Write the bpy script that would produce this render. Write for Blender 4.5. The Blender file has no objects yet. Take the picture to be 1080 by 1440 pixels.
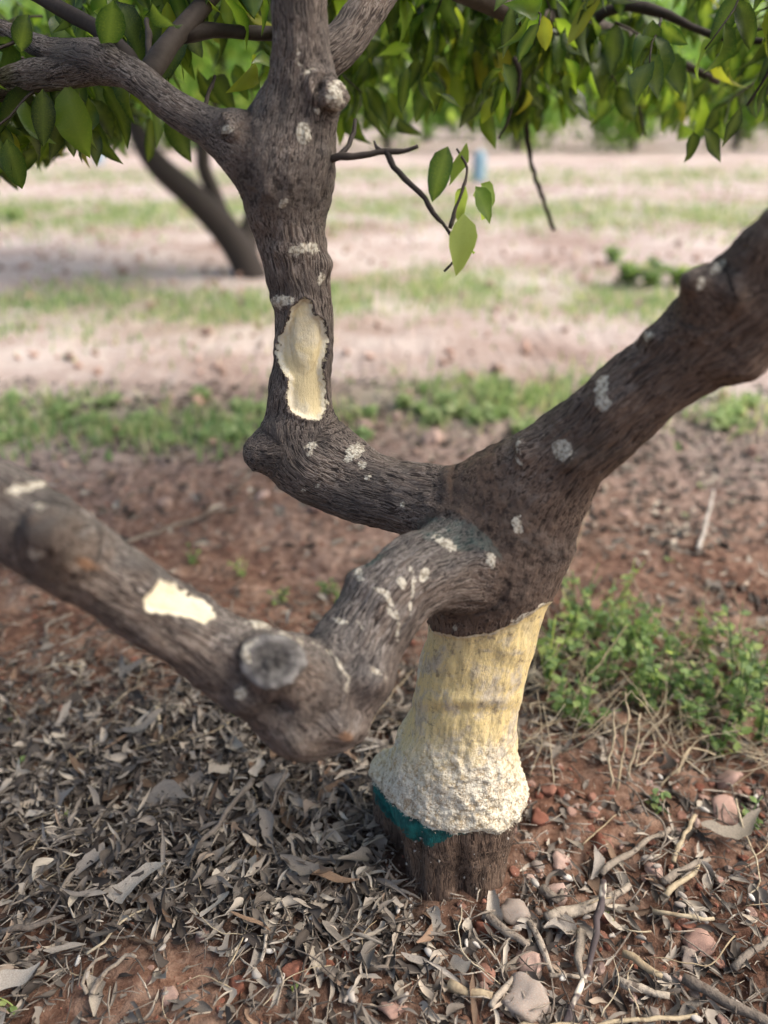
import bpy, math, random
import numpy as np
from mathutils import Vector, Matrix

random.seed(11)
rng = np.random.default_rng(11)
S = bpy.context.scene
COL = S.collection
R = math.radians

# ------------------------------------------------------------------ camera, sky, sun, exposure
H, PITCH, F = 0.95, R(26.6), 1120.0
cd = bpy.data.cameras.new('camera'); cam = bpy.data.objects.new('camera', cd); COL.objects.link(cam)
cam.location = (0, 0, H); cam.rotation_euler = (R(90) - PITCH, 0, 0)
cd.sensor_fit = 'VERTICAL'; cd.sensor_height = 36; cd.lens = 36 * F / 1440
cd.clip_start = 0.02; cd.clip_end = 2000
cd.dof.use_dof = True; cd.dof.focus_distance = 1.0; cd.dof.aperture_fstop = 1.8
S.camera = cam
SUN_EL, SUN_AZ = R(50), R(96)          # azimuth from +Y clockwise
w = bpy.data.worlds.new('World'); S.world = w; w.use_nodes = True
wn = w.node_tree; bg = wn.nodes['Background']
sky = wn.nodes.new('ShaderNodeTexSky'); sky.sky_type = 'NISHITA'; sky.sun_disc = False
sky.sun_elevation = SUN_EL; sky.sun_rotation = SUN_AZ; sky.air_density = 1.0; sky.dust_density = 6.0; sky.ozone_density = 0.6
wn.links.new(sky.outputs[0], bg.inputs[0]); bg.inputs[1].default_value = 0.15
sd = bpy.data.lights.new('sun', 'SUN'); sun = bpy.data.objects.new('sun', sd); COL.objects.link(sun)
sd.energy = 1.5; sd.angle = R(24); sd.color = (1.0, 0.96, 0.90)
sv = Vector((math.sin(SUN_AZ) * math.cos(SUN_EL), math.cos(SUN_AZ) * math.cos(SUN_EL), math.sin(SUN_EL)))
sun.rotation_euler = sv.to_track_quat('Z', 'Y').to_euler(); sun.location = sv * 30
S.view_settings.view_transform = 'Standard'; S.view_settings.look = 'None'
S.view_settings.exposure = 1.0; S.view_settings.gamma = 1.0; S.view_settings.use_curve_mapping = False
S.render.engine = 'CYCLES'; S.cycles.use_denoising = True
S.cycles.max_bounces = 8; S.cycles.transmission_bounces = 6; S.cycles.transparent_max_bounces = 8
S.cycles.use_adaptive_sampling = True; S.cycles.adaptive_threshold = 0.015

CP, SP = math.cos(PITCH), math.sin(PITCH)
def ray(px, py):
    a, b = (px - 540) / F, (720 - py) / F
    return np.array([a, CP + b * SP, -SP + b * CP])
def P(px, py, Y):
    r = ray(px, py); t = Y / r[1]
    return np.array([0, 0, H]) + r * t, t
def G(px, py, z=0.0):
    r = ray(px, py); t = (z - H) / r[2]
    return np.array([0, 0, H]) + r * t
def project(p):
    p = np.atleast_2d(p)
    dz = p[:, 2] - H
    d = p[:, 1] * CP - dz * SP
    u = p[:, 1] * SP + dz * CP
    ds = np.where(d > 0.02, d, 0.02)
    return 540 + F * p[:, 0] / ds, 720 - F * u / ds, d

# ------------------------------------------------------------------ numeric helpers
_perm = np.random.default_rng(3).permutation(256); _perm = np.concatenate([_perm, _perm, _perm])
_val = np.random.default_rng(4).random(256) * 2 - 1
def vnoise(p):
    i = np.floor(p).astype(int); f = p - i; f = f * f * (3 - 2 * f); i &= 255
    out = 0
    for dx in (0, 1):
        wx = f[:, 0] if dx else 1 - f[:, 0]
        for dy in (0, 1):
            wy = f[:, 1] if dy else 1 - f[:, 1]
            for dz in (0, 1):
                wz = f[:, 2] if dz else 1 - f[:, 2]
                h = _val[_perm[_perm[_perm[(i[:, 0] + dx) & 255] + ((i[:, 1] + dy) & 255)] + ((i[:, 2] + dz) & 255)]]
                out = out + wx * wy * wz * h
    return out
def fbm(p, o=4, g=0.5):
    s, a = 0, 1
    for k in range(o):
        s = s + a * vnoise(p * 2 ** k + 17.3 * k); a *= g
    return s
def sstep(a, b, x):
    t = np.clip((x - a) / (b - a), 0, 1); return t * t * (3 - 2 * t)
def ground_z(x, y):
    x = np.asarray(x, float); y = np.asarray(y, float)
    p = np.stack([x.ravel(), y.ravel(), 0 * x.ravel()], 1)
    r = np.hypot(p[:, 0], p[:, 1])
    fade = 1 / (1 + (r / 6) ** 2)
    z = 0.018 * fbm(p * 3.1, 3) * fade + 0.006 * fbm(p * 17, 3) * fade
    z += 0.05 * fbm(p * 0.35 + 5, 2) * sstep(2.0, 5.0, r)
    d0 = np.hypot(p[:, 0] - 0.1, p[:, 1] - 0.8)
    z *= 0.25 + 0.75 * sstep(0.08, 0.3, d0)
    return z.reshape(x.shape)

def catmull(pts, step):
    pts = np.asarray(pts, float)
    q = np.vstack([2 * pts[0] - pts[1], pts, 2 * pts[-1] - pts[-2]])
    out = []
    for k in range(1, len(q) - 2):
        n = max(2, int(np.linalg.norm(q[k + 1][:3] - q[k][:3]) / step))
        t = np.linspace(0, 1, n, endpoint=False)[:, None]
        a, b, c, d = q[k - 1], q[k], q[k + 1], q[k + 2]
        out.append(0.5 * (2 * b + (c - a) * t + (2 * a - 5 * b + 4 * c - d) * t ** 2 + (3 * b - a - 3 * c + d) * t ** 3))
    out.append(pts[-1:])
    return np.vstack(out)
def frames(c):
    t = np.gradient(c, axis=0); t /= np.linalg.norm(t, axis=1)[:, None] + 1e-12
    n = np.zeros_like(c)
    a = np.array([0, 0, 1.0]) if abs(t[0][2]) < 0.9 else np.array([1.0, 0, 0])
    v = np.cross(t[0], a); v /= np.linalg.norm(v); n[0] = v
    for k in range(1, len(c)):
        v = v - t[k] * np.dot(v, t[k]); v /= np.linalg.norm(v) + 1e-12; n[k] = v
    return t, n, np.cross(t, n)
def tube(c, r, sides=6, cap=True):
    c = np.asarray(c, float); r = np.broadcast_to(np.asarray(r, float), (len(c),))
    t, n, b = frames(c)
    a = np.linspace(0, 2 * np.pi, sides, endpoint=False)
    v = c[:, None, :] + r[:, None, None] * (np.cos(a)[None, :, None] * n[:, None, :] + np.sin(a)[None, :, None] * b[:, None, :])
    v = v.reshape(-1, 3); f = []
    for k in range(len(c) - 1):
        for s in range(sides):
            s2 = (s + 1) % sides; i0, i1, j0, j1 = k * sides + s, k * sides + s2, (k + 1) * sides + s, (k + 1) * sides + s2
            f += [(i0, i1, j1), (i0, j1, j0)]
    if cap:
        for base, rev in ((0, True), ((len(c) - 1) * sides, False)):
            for s in range(1, sides - 1):
                tri = (base, base + s, base + s + 1); f.append(tri[::-1] if rev else tri)
    return v, np.array(f, int)
def join(parts):
    vs, fs, o = [], [], 0
    for v, f in parts:
        vs.append(v); fs.append(f + o); o += len(v)
    return np.vstack(vs), np.vstack(fs)

def mesh(name, v, f, mat=None, smooth=True, attrs=None):
    v = np.asarray(v, np.float32); f = np.asarray(f, np.int32); k = f.shape[1]
    me = bpy.data.meshes.new(name)
    me.vertices.add(len(v)); me.vertices.foreach_set('co', v.ravel())
    me.loops.add(f.size); me.loops.foreach_set('vertex_index', f.ravel())
    me.polygons.add(len(f)); me.polygons.foreach_set('loop_start', np.arange(0, f.size, k, dtype=np.int32))
    me.polygons.foreach_set('loop_total', np.full(len(f), k, np.int32))
    me.polygons.foreach_set('use_smooth', np.full(len(f), smooth))
    for an, av in (attrs or {}).items():
        if av.ndim == 1:
            me.attributes.new(an, 'FLOAT', 'POINT').data.foreach_set('value', av.astype(np.float32))
        else:
            me.attributes.new(an, 'FLOAT_VECTOR', 'POINT').data.foreach_set('vector', av.astype(np.float32).ravel())
    if mat: me.materials.append(mat)
    me.update(); me.validate()
    return me
def obj(name, me, parent=None, loc=None, M=None):
    o = bpy.data.objects.new(name, me); COL.objects.link(o)
    if parent is not None: o.parent = parent
    if loc is not None: o.location = loc
    if M is not None: o.matrix_basis = M
    return o
def tag(o, label=None, cat=None, group=None, kind=None):
    if label: o['label'] = label
    if cat: o['category'] = cat
    if group: o['group'] = group
    if kind: o['kind'] = kind
    return o
def thing(name, label, cat, loc=(0, 0, 0), group=None):
    o = bpy.data.objects.new(name, None); COL.objects.link(o); o.location = loc; o.empty_display_size = 0.05
    return tag(o, label, cat, group)
def scatter(temps, idx, rots, scales, locs):
    """join many copies of triangle templates; returns v, f, rnd attr"""
    vs, fs, rs, o = [], [], [], 0
    for ti, (tv, tf) in enumerate(temps):
        sel = np.nonzero(idx == ti)[0]
        if not len(sel): continue
        sc = scales[sel]
        if sc.ndim == 1: sc = sc[:, None]
        vv = np.einsum('nij,nvj->nvi', rots[sel], tv[None] * sc[:, None, :]) + locs[sel][:, None, :]
        n = len(sel); ff = tf[None] + (np.arange(n) * len(tv))[:, None, None]
        vs.append(vv.reshape(-1, 3)); fs.append(ff.reshape(-1, 3) + o); o += n * len(tv)
        rs.append(np.repeat(rng.random(n), len(tv)))
    return np.vstack(vs), np.vstack(fs), np.concatenate(rs)
def rot_euler(rx, ry, rz):
    cx, sx, cy, sy, cz, sz = np.cos(rx), np.sin(rx), np.cos(ry), np.sin(ry), np.cos(rz), np.sin(rz)
    z, o = np.zeros_like(cx), np.ones_like(cx)
    X = np.array([[o, z, z], [z, cx, -sx], [z, sx, cx]]).transpose(2, 0, 1)
    Yy = np.array([[cy, z, sy], [z, o, z], [-sy, z, cy]]).transpose(2, 0, 1)
    Z = np.array([[cz, -sz, z], [sz, cz, z], [z, z, o]]).transpose(2, 0, 1)
    return Z @ Yy @ X
def M4(rot, loc, sc):
    m = Matrix.Identity(4)
    sc = np.broadcast_to(np.asarray(sc, float), (3,))
    for i in range(3):
        for j in range(3): m[i][j] = float(rot[i][j] * sc[j])
        m[i][3] = float(loc[i])
    return m

# ------------------------------------------------------------------ materials
class NT:
    def __init__(s, name):
        s.m = bpy.data.materials.new(name); s.m.use_nodes = True
        s.t = s.m.node_tree; s.b = s.t.nodes['Principled BSDF']; s.out = s.t.nodes['Material Output']
    def n(s, typ, props=None, **ins):
        x = s.t.nodes.new('ShaderNode' + typ)
        for k, v in (props or {}).items(): setattr(x, k, v)
        for k, v in ins.items(): s.set(x, k, v)
        return x
    def set(s, x, k, v):
        sock = x.inputs[int(k[1:])] if k[0] == 'i' and k[1:].isdigit() else x.inputs[k.replace('_', ' ')]
        if isinstance(v, bpy.types.NodeSocket): s.t.links.new(v, sock)
        elif isinstance(v, bpy.types.Node): s.t.links.new(v.outputs[0], sock)
        else:
            if hasattr(sock.default_value, '__len__') and len(sock.default_value) == 4 and len(v) == 3: v = (*v, 1)
            sock.default_value = v
    def math(s, op, a, b=0.0, c=None, clamp=False):
        x = s.n('Math', {'operation': op, 'use_clamp': clamp}, i0=a, i1=b)
        if c is not None: s.set(x, 'i2', c)
        return x.outputs[0]
    def mix(s, f, a, b, blend='MIX'):
        x = s.t.nodes.new('ShaderNodeMix'); x.data_type = 'RGBA'; x.blend_type = blend
        s.set(x, 'i0', f); s.set(x, 'i6', a); s.set(x, 'i7', b)
        return x.outputs[2]
    def ramp(s, f, a, b, lo=0.0, hi=1.0):
        x = s.n('MapRange', {'interpolation_type': 'SMOOTHSTEP'}, i0=f, i1=a, i2=b, i3=lo, i4=hi)
        return x.outputs[0]
    def attr(s, name): return s.n('Attribute', {'attribute_name': name})
    def noise(s, vec, scale, detail=4, rough=0.55, dist=0.0):
        x = s.n('TexNoise', None, Vector=vec, Scale=scale, Detail=detail, Roughness=rough, Distortion=dist)
        return x.outputs[0]
    def vmul(s, v, k):
        return s.n('VectorMath', {'operation': 'MULTIPLY'}, i0=v, i1=k).outputs[0]
    def rnd(s):
        """a random number for each object, or for each joined piece"""
        oi = s.n('ObjectInfo'); a = s.attr('rnd')
        return s.math('FRACT', s.math('ADD', s.math('MULTIPLY', oi.outputs['Random'], 7.31), a.outputs['Fac']))
    def cramp(s, f, stops):
        x = s.t.nodes.new('ShaderNodeValToRGB'); s.set(x, 'i0', f)
        e = x.color_ramp.elements
        while len(e) < len(stops): e.new(0.5)
        for el, (p, c) in zip(e, stops): el.position = p; el.color = (*c, 1)
        return x.outputs[0]
    def bump(s, h, strength=0.5, dist=0.002, normal=None):
        x = s.n('Bump', None, Strength=strength, Distance=dist, Height=h)
        if normal is not None: s.set(x, 'Normal', normal)
        return x.outputs[0]
    def fin(s, col, rough=0.8, normal=None, spec=0.3):
        s.set(s.b, 'Base Color', col); s.set(s.b, 'Roughness', rough)
        s.b.inputs['Specular IOR Level'].default_value = spec
        if normal is not None: s.set(s.b, 'Normal', normal)
        return s.m

def bark_material():
    k = NT('bark'); v = k.attr('bvec').outputs['Vector']; pos = k.n('TexCoord').outputs['Object']
    brown = k.attr('brown').outputs['Fac']; junc = k.attr('junc').outputs['Fac']
    warp = k.n('TexNoise', None, Vector=pos, Scale=26.0, Detail=2.0)
    wv = k.n('VectorMath', {'operation': 'SUBTRACT'}, i0=warp.outputs['Color'], i1=(0.5, 0.5, 0.5)).outputs[0]
    v2 = k.n('VectorMath', {'operation': 'ADD'}, i0=v, i1=k.vmul(wv, (0.011, 0.011, 0.011))).outputs[0]
    st1 = k.noise(k.vmul(v2, (420, 420, 22)), 1.0, 4, 0.6, 0.35)
    st2 = k.noise(k.vmul(v2, (650, 650, 40)), 1.0, 2, 0.5, 0.2)
    iso = k.noise(pos, 85, 6, 0.72)
    big = k.noise(pos, 14, 4, 0.6)
    streak = k.math('ADD', k.math('MULTIPLY', st1, 0.65), k.math('MULTIPLY', st2, 0.35))
    jn = k.n('Mix', {'data_type': 'FLOAT'}, i0=k.math('MULTIPLY', junc, 0.75), i2=streak, i3=iso).outputs[0]
    ridge = k.math('SUBTRACT', 1.0, k.math('MULTIPLY', k.math('ABSOLUTE', k.math('SUBTRACT', jn, 0.5)), 15.0), clamp=True)
    grey = k.cramp(k.ramp(jn, 0.3, 0.7), [(0, (0.012, 0.010, 0.0095)), (0.5, (0.044, 0.038, 0.036)), (1, (0.11, 0.098, 0.092))])
    brn = k.cramp(k.ramp(jn, 0.3, 0.7), [(0, (0.018, 0.010, 0.007)), (0.5, (0.082, 0.050, 0.034)), (1, (0.175, 0.115, 0.080))])
    bf = k.math('ADD', brown, k.math('MULTIPLY', k.math('SUBTRACT', big, 0.5), 1.6), clamp=True)
    base = k.mix(bf, grey, brn)
    base = k.mix(k.math('MULTIPLY', k.math('MULTIPLY', k.ramp(ridge, 0.3, 1.0), k.ramp(big, 0.3, 0.6, 0.3, 0.95)), k.math('SUBTRACT', 1.0, k.math('MULTIPLY', junc, 0.7))), base, k.mix(brown, (0.36, 0.33, 0.30), (0.24, 0.17, 0.125)))
    dirt = k.ramp(k.noise(pos, 46, 5, 0.7), 0.58, 0.72)
    base = k.mix(k.math('MULTIPLY', dirt, 0.35), base, (0.17, 0.15, 0.135))
    moss = k.ramp(k.noise(pos, 9, 3, 0.6), 0.60, 0.75)
    base = k.mix(k.math('MULTIPLY', moss, 0.18), base, (0.075, 0.085, 0.06))
    en = k.math('MULTIPLY', k.math('SUBTRACT', k.noise(pos, 170, 3, 0.6), 0.5), 9.0)
    # teal paint
    mg = k.ramp(k.math('ADD', k.attr('m_teal').outputs['Fac'], k.math('MULTIPLY', en, 2.2)), 0.0, 3.0)
    tp = k.math('MULTIPLY', mg, k.attr('teal_cover').outputs['Fac'])
    teal = k.mix(k.ramp(k.noise(pos, 60, 3), 0.35, 0.65), (0.006, 0.055, 0.055), (0.012, 0.16, 0.145))
    base = k.mix(tp, base, teal)
    # grey pruning scars
    ms = k.attr('m_scar').outputs['Fac']
    sc = k.ramp(k.math('ADD', ms, k.math('MULTIPLY', en, 0.5)), -1.0, 3.0)
    scc = k.mix(k.ramp(k.noise(pos, 75, 4, 0.7), 0.35, 0.68), (0.045, 0.041, 0.04), (0.17, 0.16, 0.15))
    rim = k.math('SUBTRACT', 1.0, k.math('MULTIPLY', k.math('ABSOLUTE', k.math('SUBTRACT', ms, 4.0)), 0.22), clamp=True)
    scc = k.mix(k.math('MULTIPLY', rim, k.ramp(k.noise(pos, 60, 3), 0.35, 0.6)), scc, (0.26, 0.25, 0.24))
    base = k.mix(sc, base, scc)
    # orange gum stain
    base = k.mix(k.ramp(k.math('ADD', k.attr('m_gum').outputs['Fac'], en), 0.0, 5.0, 0.0, 0.85), base, (0.25, 0.14, 0.08))
    # bare cream wood
    mc = k.attr('m_cream').outputs['Fac']
    mcn = k.math('ADD', mc, k.math('ADD', en, k.math('MULTIPLY', k.math('SUBTRACT', k.noise(pos, 48, 3, 0.6), 0.5), 9.0)))
    cf = k.ramp(mcn, -0.6, 0.6)
    crust = k.attr('crust').outputs['Fac']
    n1 = k.noise(pos, 22, 7, 0.68, 0.35); n2 = k.noise(k.vmul(v2, (150, 150, 38)), 1.0, 5, 0.7); n3 = k.noise(pos, 120, 4, 0.7)
    yel = k.cramp(k.ramp(n1, 0.3, 0.7), [(0, (0.64, 0.53, 0.30)), (0.45, (0.70, 0.55, 0.25)), (1, (0.62, 0.54, 0.38))])
    ws = k.attr('stain').outputs['Fac']
    stn = k.math('MULTIPLY', ws, k.ramp(k.math('ADD', k.math('MULTIPLY', n2, 0.30), k.math('MULTIPLY', n1, 0.70)), 0.48, 0.62))
    yel = k.mix(k.math('MULTIPLY', stn, 0.9), yel, k.mix(k.ramp(n3, 0.4, 0.62), (0.33, 0.27, 0.20), (0.50, 0.44, 0.34)))
    yel = k.mix(k.math('MULTIPLY', k.math('MULTIPLY', ws, k.ramp(n3, 0.57, 0.70)), 0.7), yel, (0.25, 0.18, 0.11))
    smooth = k.math('SUBTRACT', 1.0, ws)
    yel = k.mix(k.math('MULTIPLY', smooth, 0.7), yel, k.mix(k.ramp(n1, 0.35, 0.65), (0.66, 0.56, 0.34), (0.72, 0.65, 0.47)))
    wht = k.mix(k.ramp(k.math('ADD', k.math('MULTIPLY', n3, 0.6), k.math('MULTIPLY', k.noise(pos, 420, 3, 0.7), 0.4)), 0.40, 0.56), (0.36, 0.28, 0.18), (0.76, 0.71, 0.58))
    pit = k.math('MULTIPLY', ws, k.ramp(k.noise(pos, 64, 5, 0.75), 0.545, 0.66))
    yel = k.mix(k.math('MULTIPLY', pit, 0.75), yel, (0.20, 0.15, 0.10))
    ck = k.noise(k.vmul(v2, (70, 70, 16)), 1.0, 5, 0.7, 0.8)
    crack = k.math('MULTIPLY', ws, k.math('SUBTRACT', 1.0, k.math('MULTIPLY', k.math('ABSOLUTE', k.math('SUBTRACT', ck, 0.52)), 60.0), clamp=True))
    yel = k.mix(k.math('MULTIPLY', crack, 0.6), yel, (0.30, 0.22, 0.13))
    wht = k.mix(k.ramp(n1, 0.52, 0.72, 0.0, 0.55), wht, (0.33, 0.28, 0.21))
    cr = k.mix(k.math('ADD', crust, k.math('MULTIPLY', k.math('SUBTRACT', n1, 0.5), 1.3), clamp=True), yel, wht)
    edge = k.math('SUBTRACT', 1.0, k.math('MULTIPLY', k.math('ABSOLUTE', k.math('SUBTRACT', mcn, 2.0)), 0.34), clamp=True)
    cr = k.mix(k.math('MULTIPLY', edge, 0.8), cr, (0.68, 0.64, 0.53))
    line = k.math('SUBTRACT', 1.0, k.math('MULTIPLY', k.math('ABSOLUTE', k.math('SUBTRACT', k.math('ADD', k.attr('m_inner').outputs['Fac'], k.math('MULTIPLY', en, 0.5)), 0.0)), 0.45), clamp=True)
    cr = k.mix(k.math('MULTIPLY', line, 0.55), cr, (0.50, 0.39, 0.22))
    base = k.mix(cf, base, cr)
    # pale chips and scratches
    en2 = k.math('MULTIPLY', k.math('SUBTRACT', k.noise(pos, 95, 4, 0.65), 0.5), 22.0)
    chip = k.ramp(k.math('ADD', k.attr('m_chip').outputs['Fac'], k.math('ADD', k.math('MULTIPLY', en, 0.5), k.math('MULTIPLY', en2, 0.95))), 0.0, 1.3)
    chc = k.mix(k.ramp(k.noise(pos, 260, 3, 0.7), 0.38, 0.6), (0.27, 0.23, 0.17), (0.70, 0.66, 0.55))
    base = k.mix(k.math('MULTIPLY', chip, 0.92), base, chc)
    woodh = k.math('ADD', k.math('MULTIPLY', n3, k.math('ADD', 0.25, crust)), k.math('MULTIPLY', n2, 0.5))
    barkh = k.math('ADD', k.math('MULTIPLY', jn, 1.6), k.math('MULTIPLY', iso, 0.35))
    hh = k.n('Mix', {'data_type': 'FLOAT'}, i0=cf, i2=barkh, i3=woodh).outputs[0]
    b = k.bump(hh, 1.0, 0.005)
    return k.fin(base, k.n('Mix', {'data_type': 'FLOAT'}, i0=cf, i2=0.72, i3=0.62).outputs[0], b, 0.35)

def leaf_material(name, stops, trans, rough=0.38, spec=0.45):
    k = NT(name); r = k.rnd(); pos = k.n('TexCoord').outputs['Object']
    col = k.cramp(r, stops)
    mot = k.noise(pos, 45, 3)
    col = k.mix(k.math('MULTIPLY', k.ramp(mot, 0.45, 0.7), 0.35), col, k.mix(0.5, col, (0.22, 0.26, 0.03)))
    vein = k.attr('vein').outputs['Fac']
    col = k.mix(k.math('MULTIPLY', vein, 0.35), col, (0.24, 0.32, 0.08))
    k.fin(col, rough, k.bump(mot, 0.15, 0.002), spec)
    tr = k.n('BsdfTranslucent', None, Color=k.mix(1.0, col, trans, 'MULTIPLY'))
    mx = k.n('MixShader', None, i0=0.42, i1=k.b.outputs[0], i2=tr.outputs[0])
    k.t.links.new(mx.outputs[0], k.out.inputs[0])
    return k.m
def simple(name, stops, nscale=60, rough=0.85, bump=0.4, bd=0.002, spec=0.25, speck=None, coord='Object'):
    k = NT(name); pos = k.n('TexCoord').outputs[coord]
    col = k.cramp(k.rnd(), stops)
    n = k.noise(pos, nscale, 4, 0.65)
    col = k.mix(k.ramp(n, 0.3, 0.7, 0.0, 0.55), col, k.mix(1.0, col, (0.45, 0.43, 0.42), 'MULTIPLY'))
    if speck: col = k.mix(k.ramp(k.noise(pos, nscale * 0.6, 3, 0.7), 0.56, 0.66), col, speck)
    return k.fin(col, rough, k.bump(n, bump, bd), spec)

def ground_material():
    k = NT('soil'); pos = k.n('TexCoord').outputs['Object']
    y = k.n('SeparateXYZ', None, Vector=pos).outputs[1]
    n1 = k.noise(pos, 5.5, 6, 0.65); n2 = k.noise(pos, 38, 6, 0.7); n3 = k.noise(pos, 1.1, 5, 0.6); n4 = k.noise(pos, 160, 4, 0.7)
    red = k.cramp(k.ramp(k.math('ADD', k.math('MULTIPLY', n1, 0.5), k.math('MULTIPLY', n2, 0.5)), 0.36, 0.64),
                  [(0, (0.085, 0.040, 0.026)), (0.5, (0.20, 0.108, 0.072)), (1, (0.36, 0.235, 0.17))])
    red = k.mix(k.ramp(n4, 0.58, 0.72, 0, 0.5), red, (0.34, 0.21, 0.155))
    hum = k.mix(k.ramp(n2, 0.35, 0.65), (0.022, 0.016, 0.013), (0.085, 0.063, 0.050))
    litter = k.attr('humus').outputs['Fac']
    near = k.mix(k.math('MULTIPLY', litter, k.ramp(n1, 0.25, 0.6, 0.45, 1.0)), red, hum)
    pale = k.cramp(k.ramp(k.math('ADD', k.math('MULTIPLY', n3, 0.5), k.math('MULTIPLY', n2, 0.5)), 0.35, 0.65),
                   [(0, (0.25, 0.17, 0.14)), (0.5, (0.40, 0.325, 0.29)), (1, (0.54, 0.475, 0.44))])
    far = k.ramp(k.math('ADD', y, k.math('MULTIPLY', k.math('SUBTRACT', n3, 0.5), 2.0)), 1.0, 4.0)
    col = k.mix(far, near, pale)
    col = k.mix(k.math('MULTIPLY', k.attr('green').outputs['Fac'], k.ramp(n1, 0.35, 0.6, 0.15, 0.8)), col, (0.17, 0.23, 0.10))
    return k.fin(col, 0.95, k.bump(k.math('ADD', n2, n4), 0.8, 0.008), 0.15)

MAT = {}
MAT['bark'] = bark_material()
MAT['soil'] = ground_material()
MAT['leaf'] = leaf_material('citrus_leaf', [(0, (0.007, 0.022, 0.010)), (0.55, (0.014, 0.044, 0.011)), (0.78, (0.036, 0.090, 0.013)), (0.92, (0.10, 0.17, 0.02)), (1, (0.20, 0.20, 0.03))], (3.6, 3.5, 1.6))
MAT['young'] = leaf_material('pale_leaf', [(0, (0.17, 0.27, 0.045)), (1, (0.36, 0.44, 0.13))], (2.0, 2.0, 1.2), 0.45)
MAT['weed'] = leaf_material('weed_leaf', [(0, (0.075, 0.13, 0.070)), (0.4, (0.14, 0.22, 0.10)), (0.75, (0.22, 0.31, 0.12)), (1, (0.36, 0.41, 0.17))], (2.4, 2.4, 1.4), 0.6, 0.25)
MAT['grass'] = leaf_material('grass_blade', [(0, (0.15, 0.24, 0.11)), (0.5, (0.23, 0.33, 0.15)), (0.75, (0.36, 0.40, 0.22)), (1, (0.48, 0.44, 0.30))], (1.8, 1.8, 1.3), 0.65, 0.2)
MAT['far_leaf'] = leaf_material('far_leaf', [(0, (0.06, 0.14, 0.03)), (0.6, (0.13, 0.23, 0.05)), (1, (0.26, 0.34, 0.09))], (3.0, 3.0, 1.8), 0.5, 0.3)
MAT['dry'] = simple('dry_leaf', [(0, (0.035, 0.028, 0.024)), (0.35, (0.095, 0.080, 0.067)), (0.65, (0.21, 0.184, 0.155)), (0.85, (0.40, 0.355, 0.295)), (0.94, (0.47, 0.42, 0.34)), (1, (0.22, 0.13, 0.08))], 40, 0.75, 0.5)
MAT['dry_grey'] = simple('dry_leaf_grey', [(0, (0.14, 0.126, 0.11)), (1, (0.33, 0.30, 0.265))], 40, 0.75, 0.5)
MAT['dry_tan'] = simple('dry_leaf_tan', [(0, (0.30, 0.26, 0.205)), (1, (0.47, 0.42, 0.35))], 40, 0.75, 0.5)
MAT['dry_brown'] = simple('dry_leaf_brown', [(0, (0.11, 0.075, 0.052)), (1, (0.24, 0.16, 0.105))], 40, 0.75, 0.5)
MAT['stick'] = simple('twig_bark', [(0, (0.07, 0.055, 0.045)), (0.4, (0.20, 0.17, 0.14)), (0.8, (0.33, 0.28, 0.22)), (1, (0.45, 0.40, 0.33))], 110, 0.85, 1.0, 0.004, speck=(0.10, 0.08, 0.065))
MAT['straw'] = simple('straw', [(0, (0.34, 0.27, 0.17)), (1, (0.52, 0.45, 0.32))], 90, 0.75, 0.7, 0.003, speck=(0.22, 0.17, 0.11))
MAT['burnt'] = simple('mottled_stick', [(0, (0.07, 0.06, 0.06)), (1, (0.09, 0.07, 0.07))], 30, 0.8, 0.6, speck=(0.60, 0.54, 0.44))
MAT['stone_red'] = simple('stone_red', [(0, (0.22, 0.085, 0.055)), (0.5, (0.32, 0.14, 0.095)), (1, (0.40, 0.22, 0.16))], 45, 0.92, 0.7, 0.003)
MAT['stone_pink'] = simple('stone_pink', [(0, (0.38, 0.24, 0.19)), (1, (0.52, 0.38, 0.32))], 40, 0.9, 0.6, 0.003)
MAT['stone_pale'] = simple('stone_pale', [(0, (0.34, 0.28, 0.235)), (1, (0.50, 0.44, 0.385))], 60, 0.9, 0.8, 0.003, speck=(0.40, 0.25, 0.19))
MAT['pod'] = simple('white_pod', [(0, (0.30, 0.265, 0.23)), (0.5, (0.42, 0.385, 0.34)), (1, (0.58, 0.55, 0.50))], 60, 0.7, 0.3)
MAT['dark_wood'] = simple('dark_twig', [(0, (0.035, 0.028, 0.025)), (1, (0.075, 0.06, 0.05))], 60, 0.75, 0.6)
MAT['blue'] = simple('blue_plastic', [(0, (0.20, 0.34, 0.42)), (1, (0.24, 0.38, 0.46))], 5, 0.45, 0.1)
MAT['white'] = simple('whitewash', [(0, (0.62, 0.62, 0.60)), (1, (0.72, 0.72, 0.70))], 20, 0.7, 0.4, speck=(0.42, 0.38, 0.33))

# ------------------------------------------------------------------ ground
def litter_density(px, py, x, y):
    """how thickly dry leaves cover the ground, 0..1"""
    d = np.full(len(px), 0.30)
    def blob(cx, cy, rx, ry, a, base):
        nonlocal d
        g = np.exp(-(((px - cx) / rx) ** 2 + ((py - cy) / ry) ** 2) * 1.2)
        d = base + (d - base) * (1 - g * a)
    blob(230, 1170, 430, 210, 1.0, 1.0)
    blob(480, 1250, 200, 260, 1.0, 0.95)
    blob(850, 1400, 420, 150, 0.9, 0.45)
    blob(950, 1230, 240, 120, 0.8, 0.30)
    blob(260, 820, 330, 110, 1.0, 0.10)
    blob(270, 1385, 140, 60, 0.95, 0.12)
    blob(800, 1150, 110, 70, 0.95, 0.10)
    blob(150, 605, 220, 45, 0.9, 0.75)
    blob(950, 640, 200, 50, 0.9, 0.75)
    blob(930, 740, 160, 60, 0.9, 0.5)
    return np.clip(d, 0, 1)
def axis(lo, hi, f0, f1, step, grow=1.16):
    a = list(np.arange(f0, f1, step)); s = step; x = a[-1]
    while x < hi: s *= grow; x += s; a.append(x)
    s = step; x = a[0]
    while x > lo: s *= grow; x -= s; a.insert(0, x)
    return np.array(a)
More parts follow.
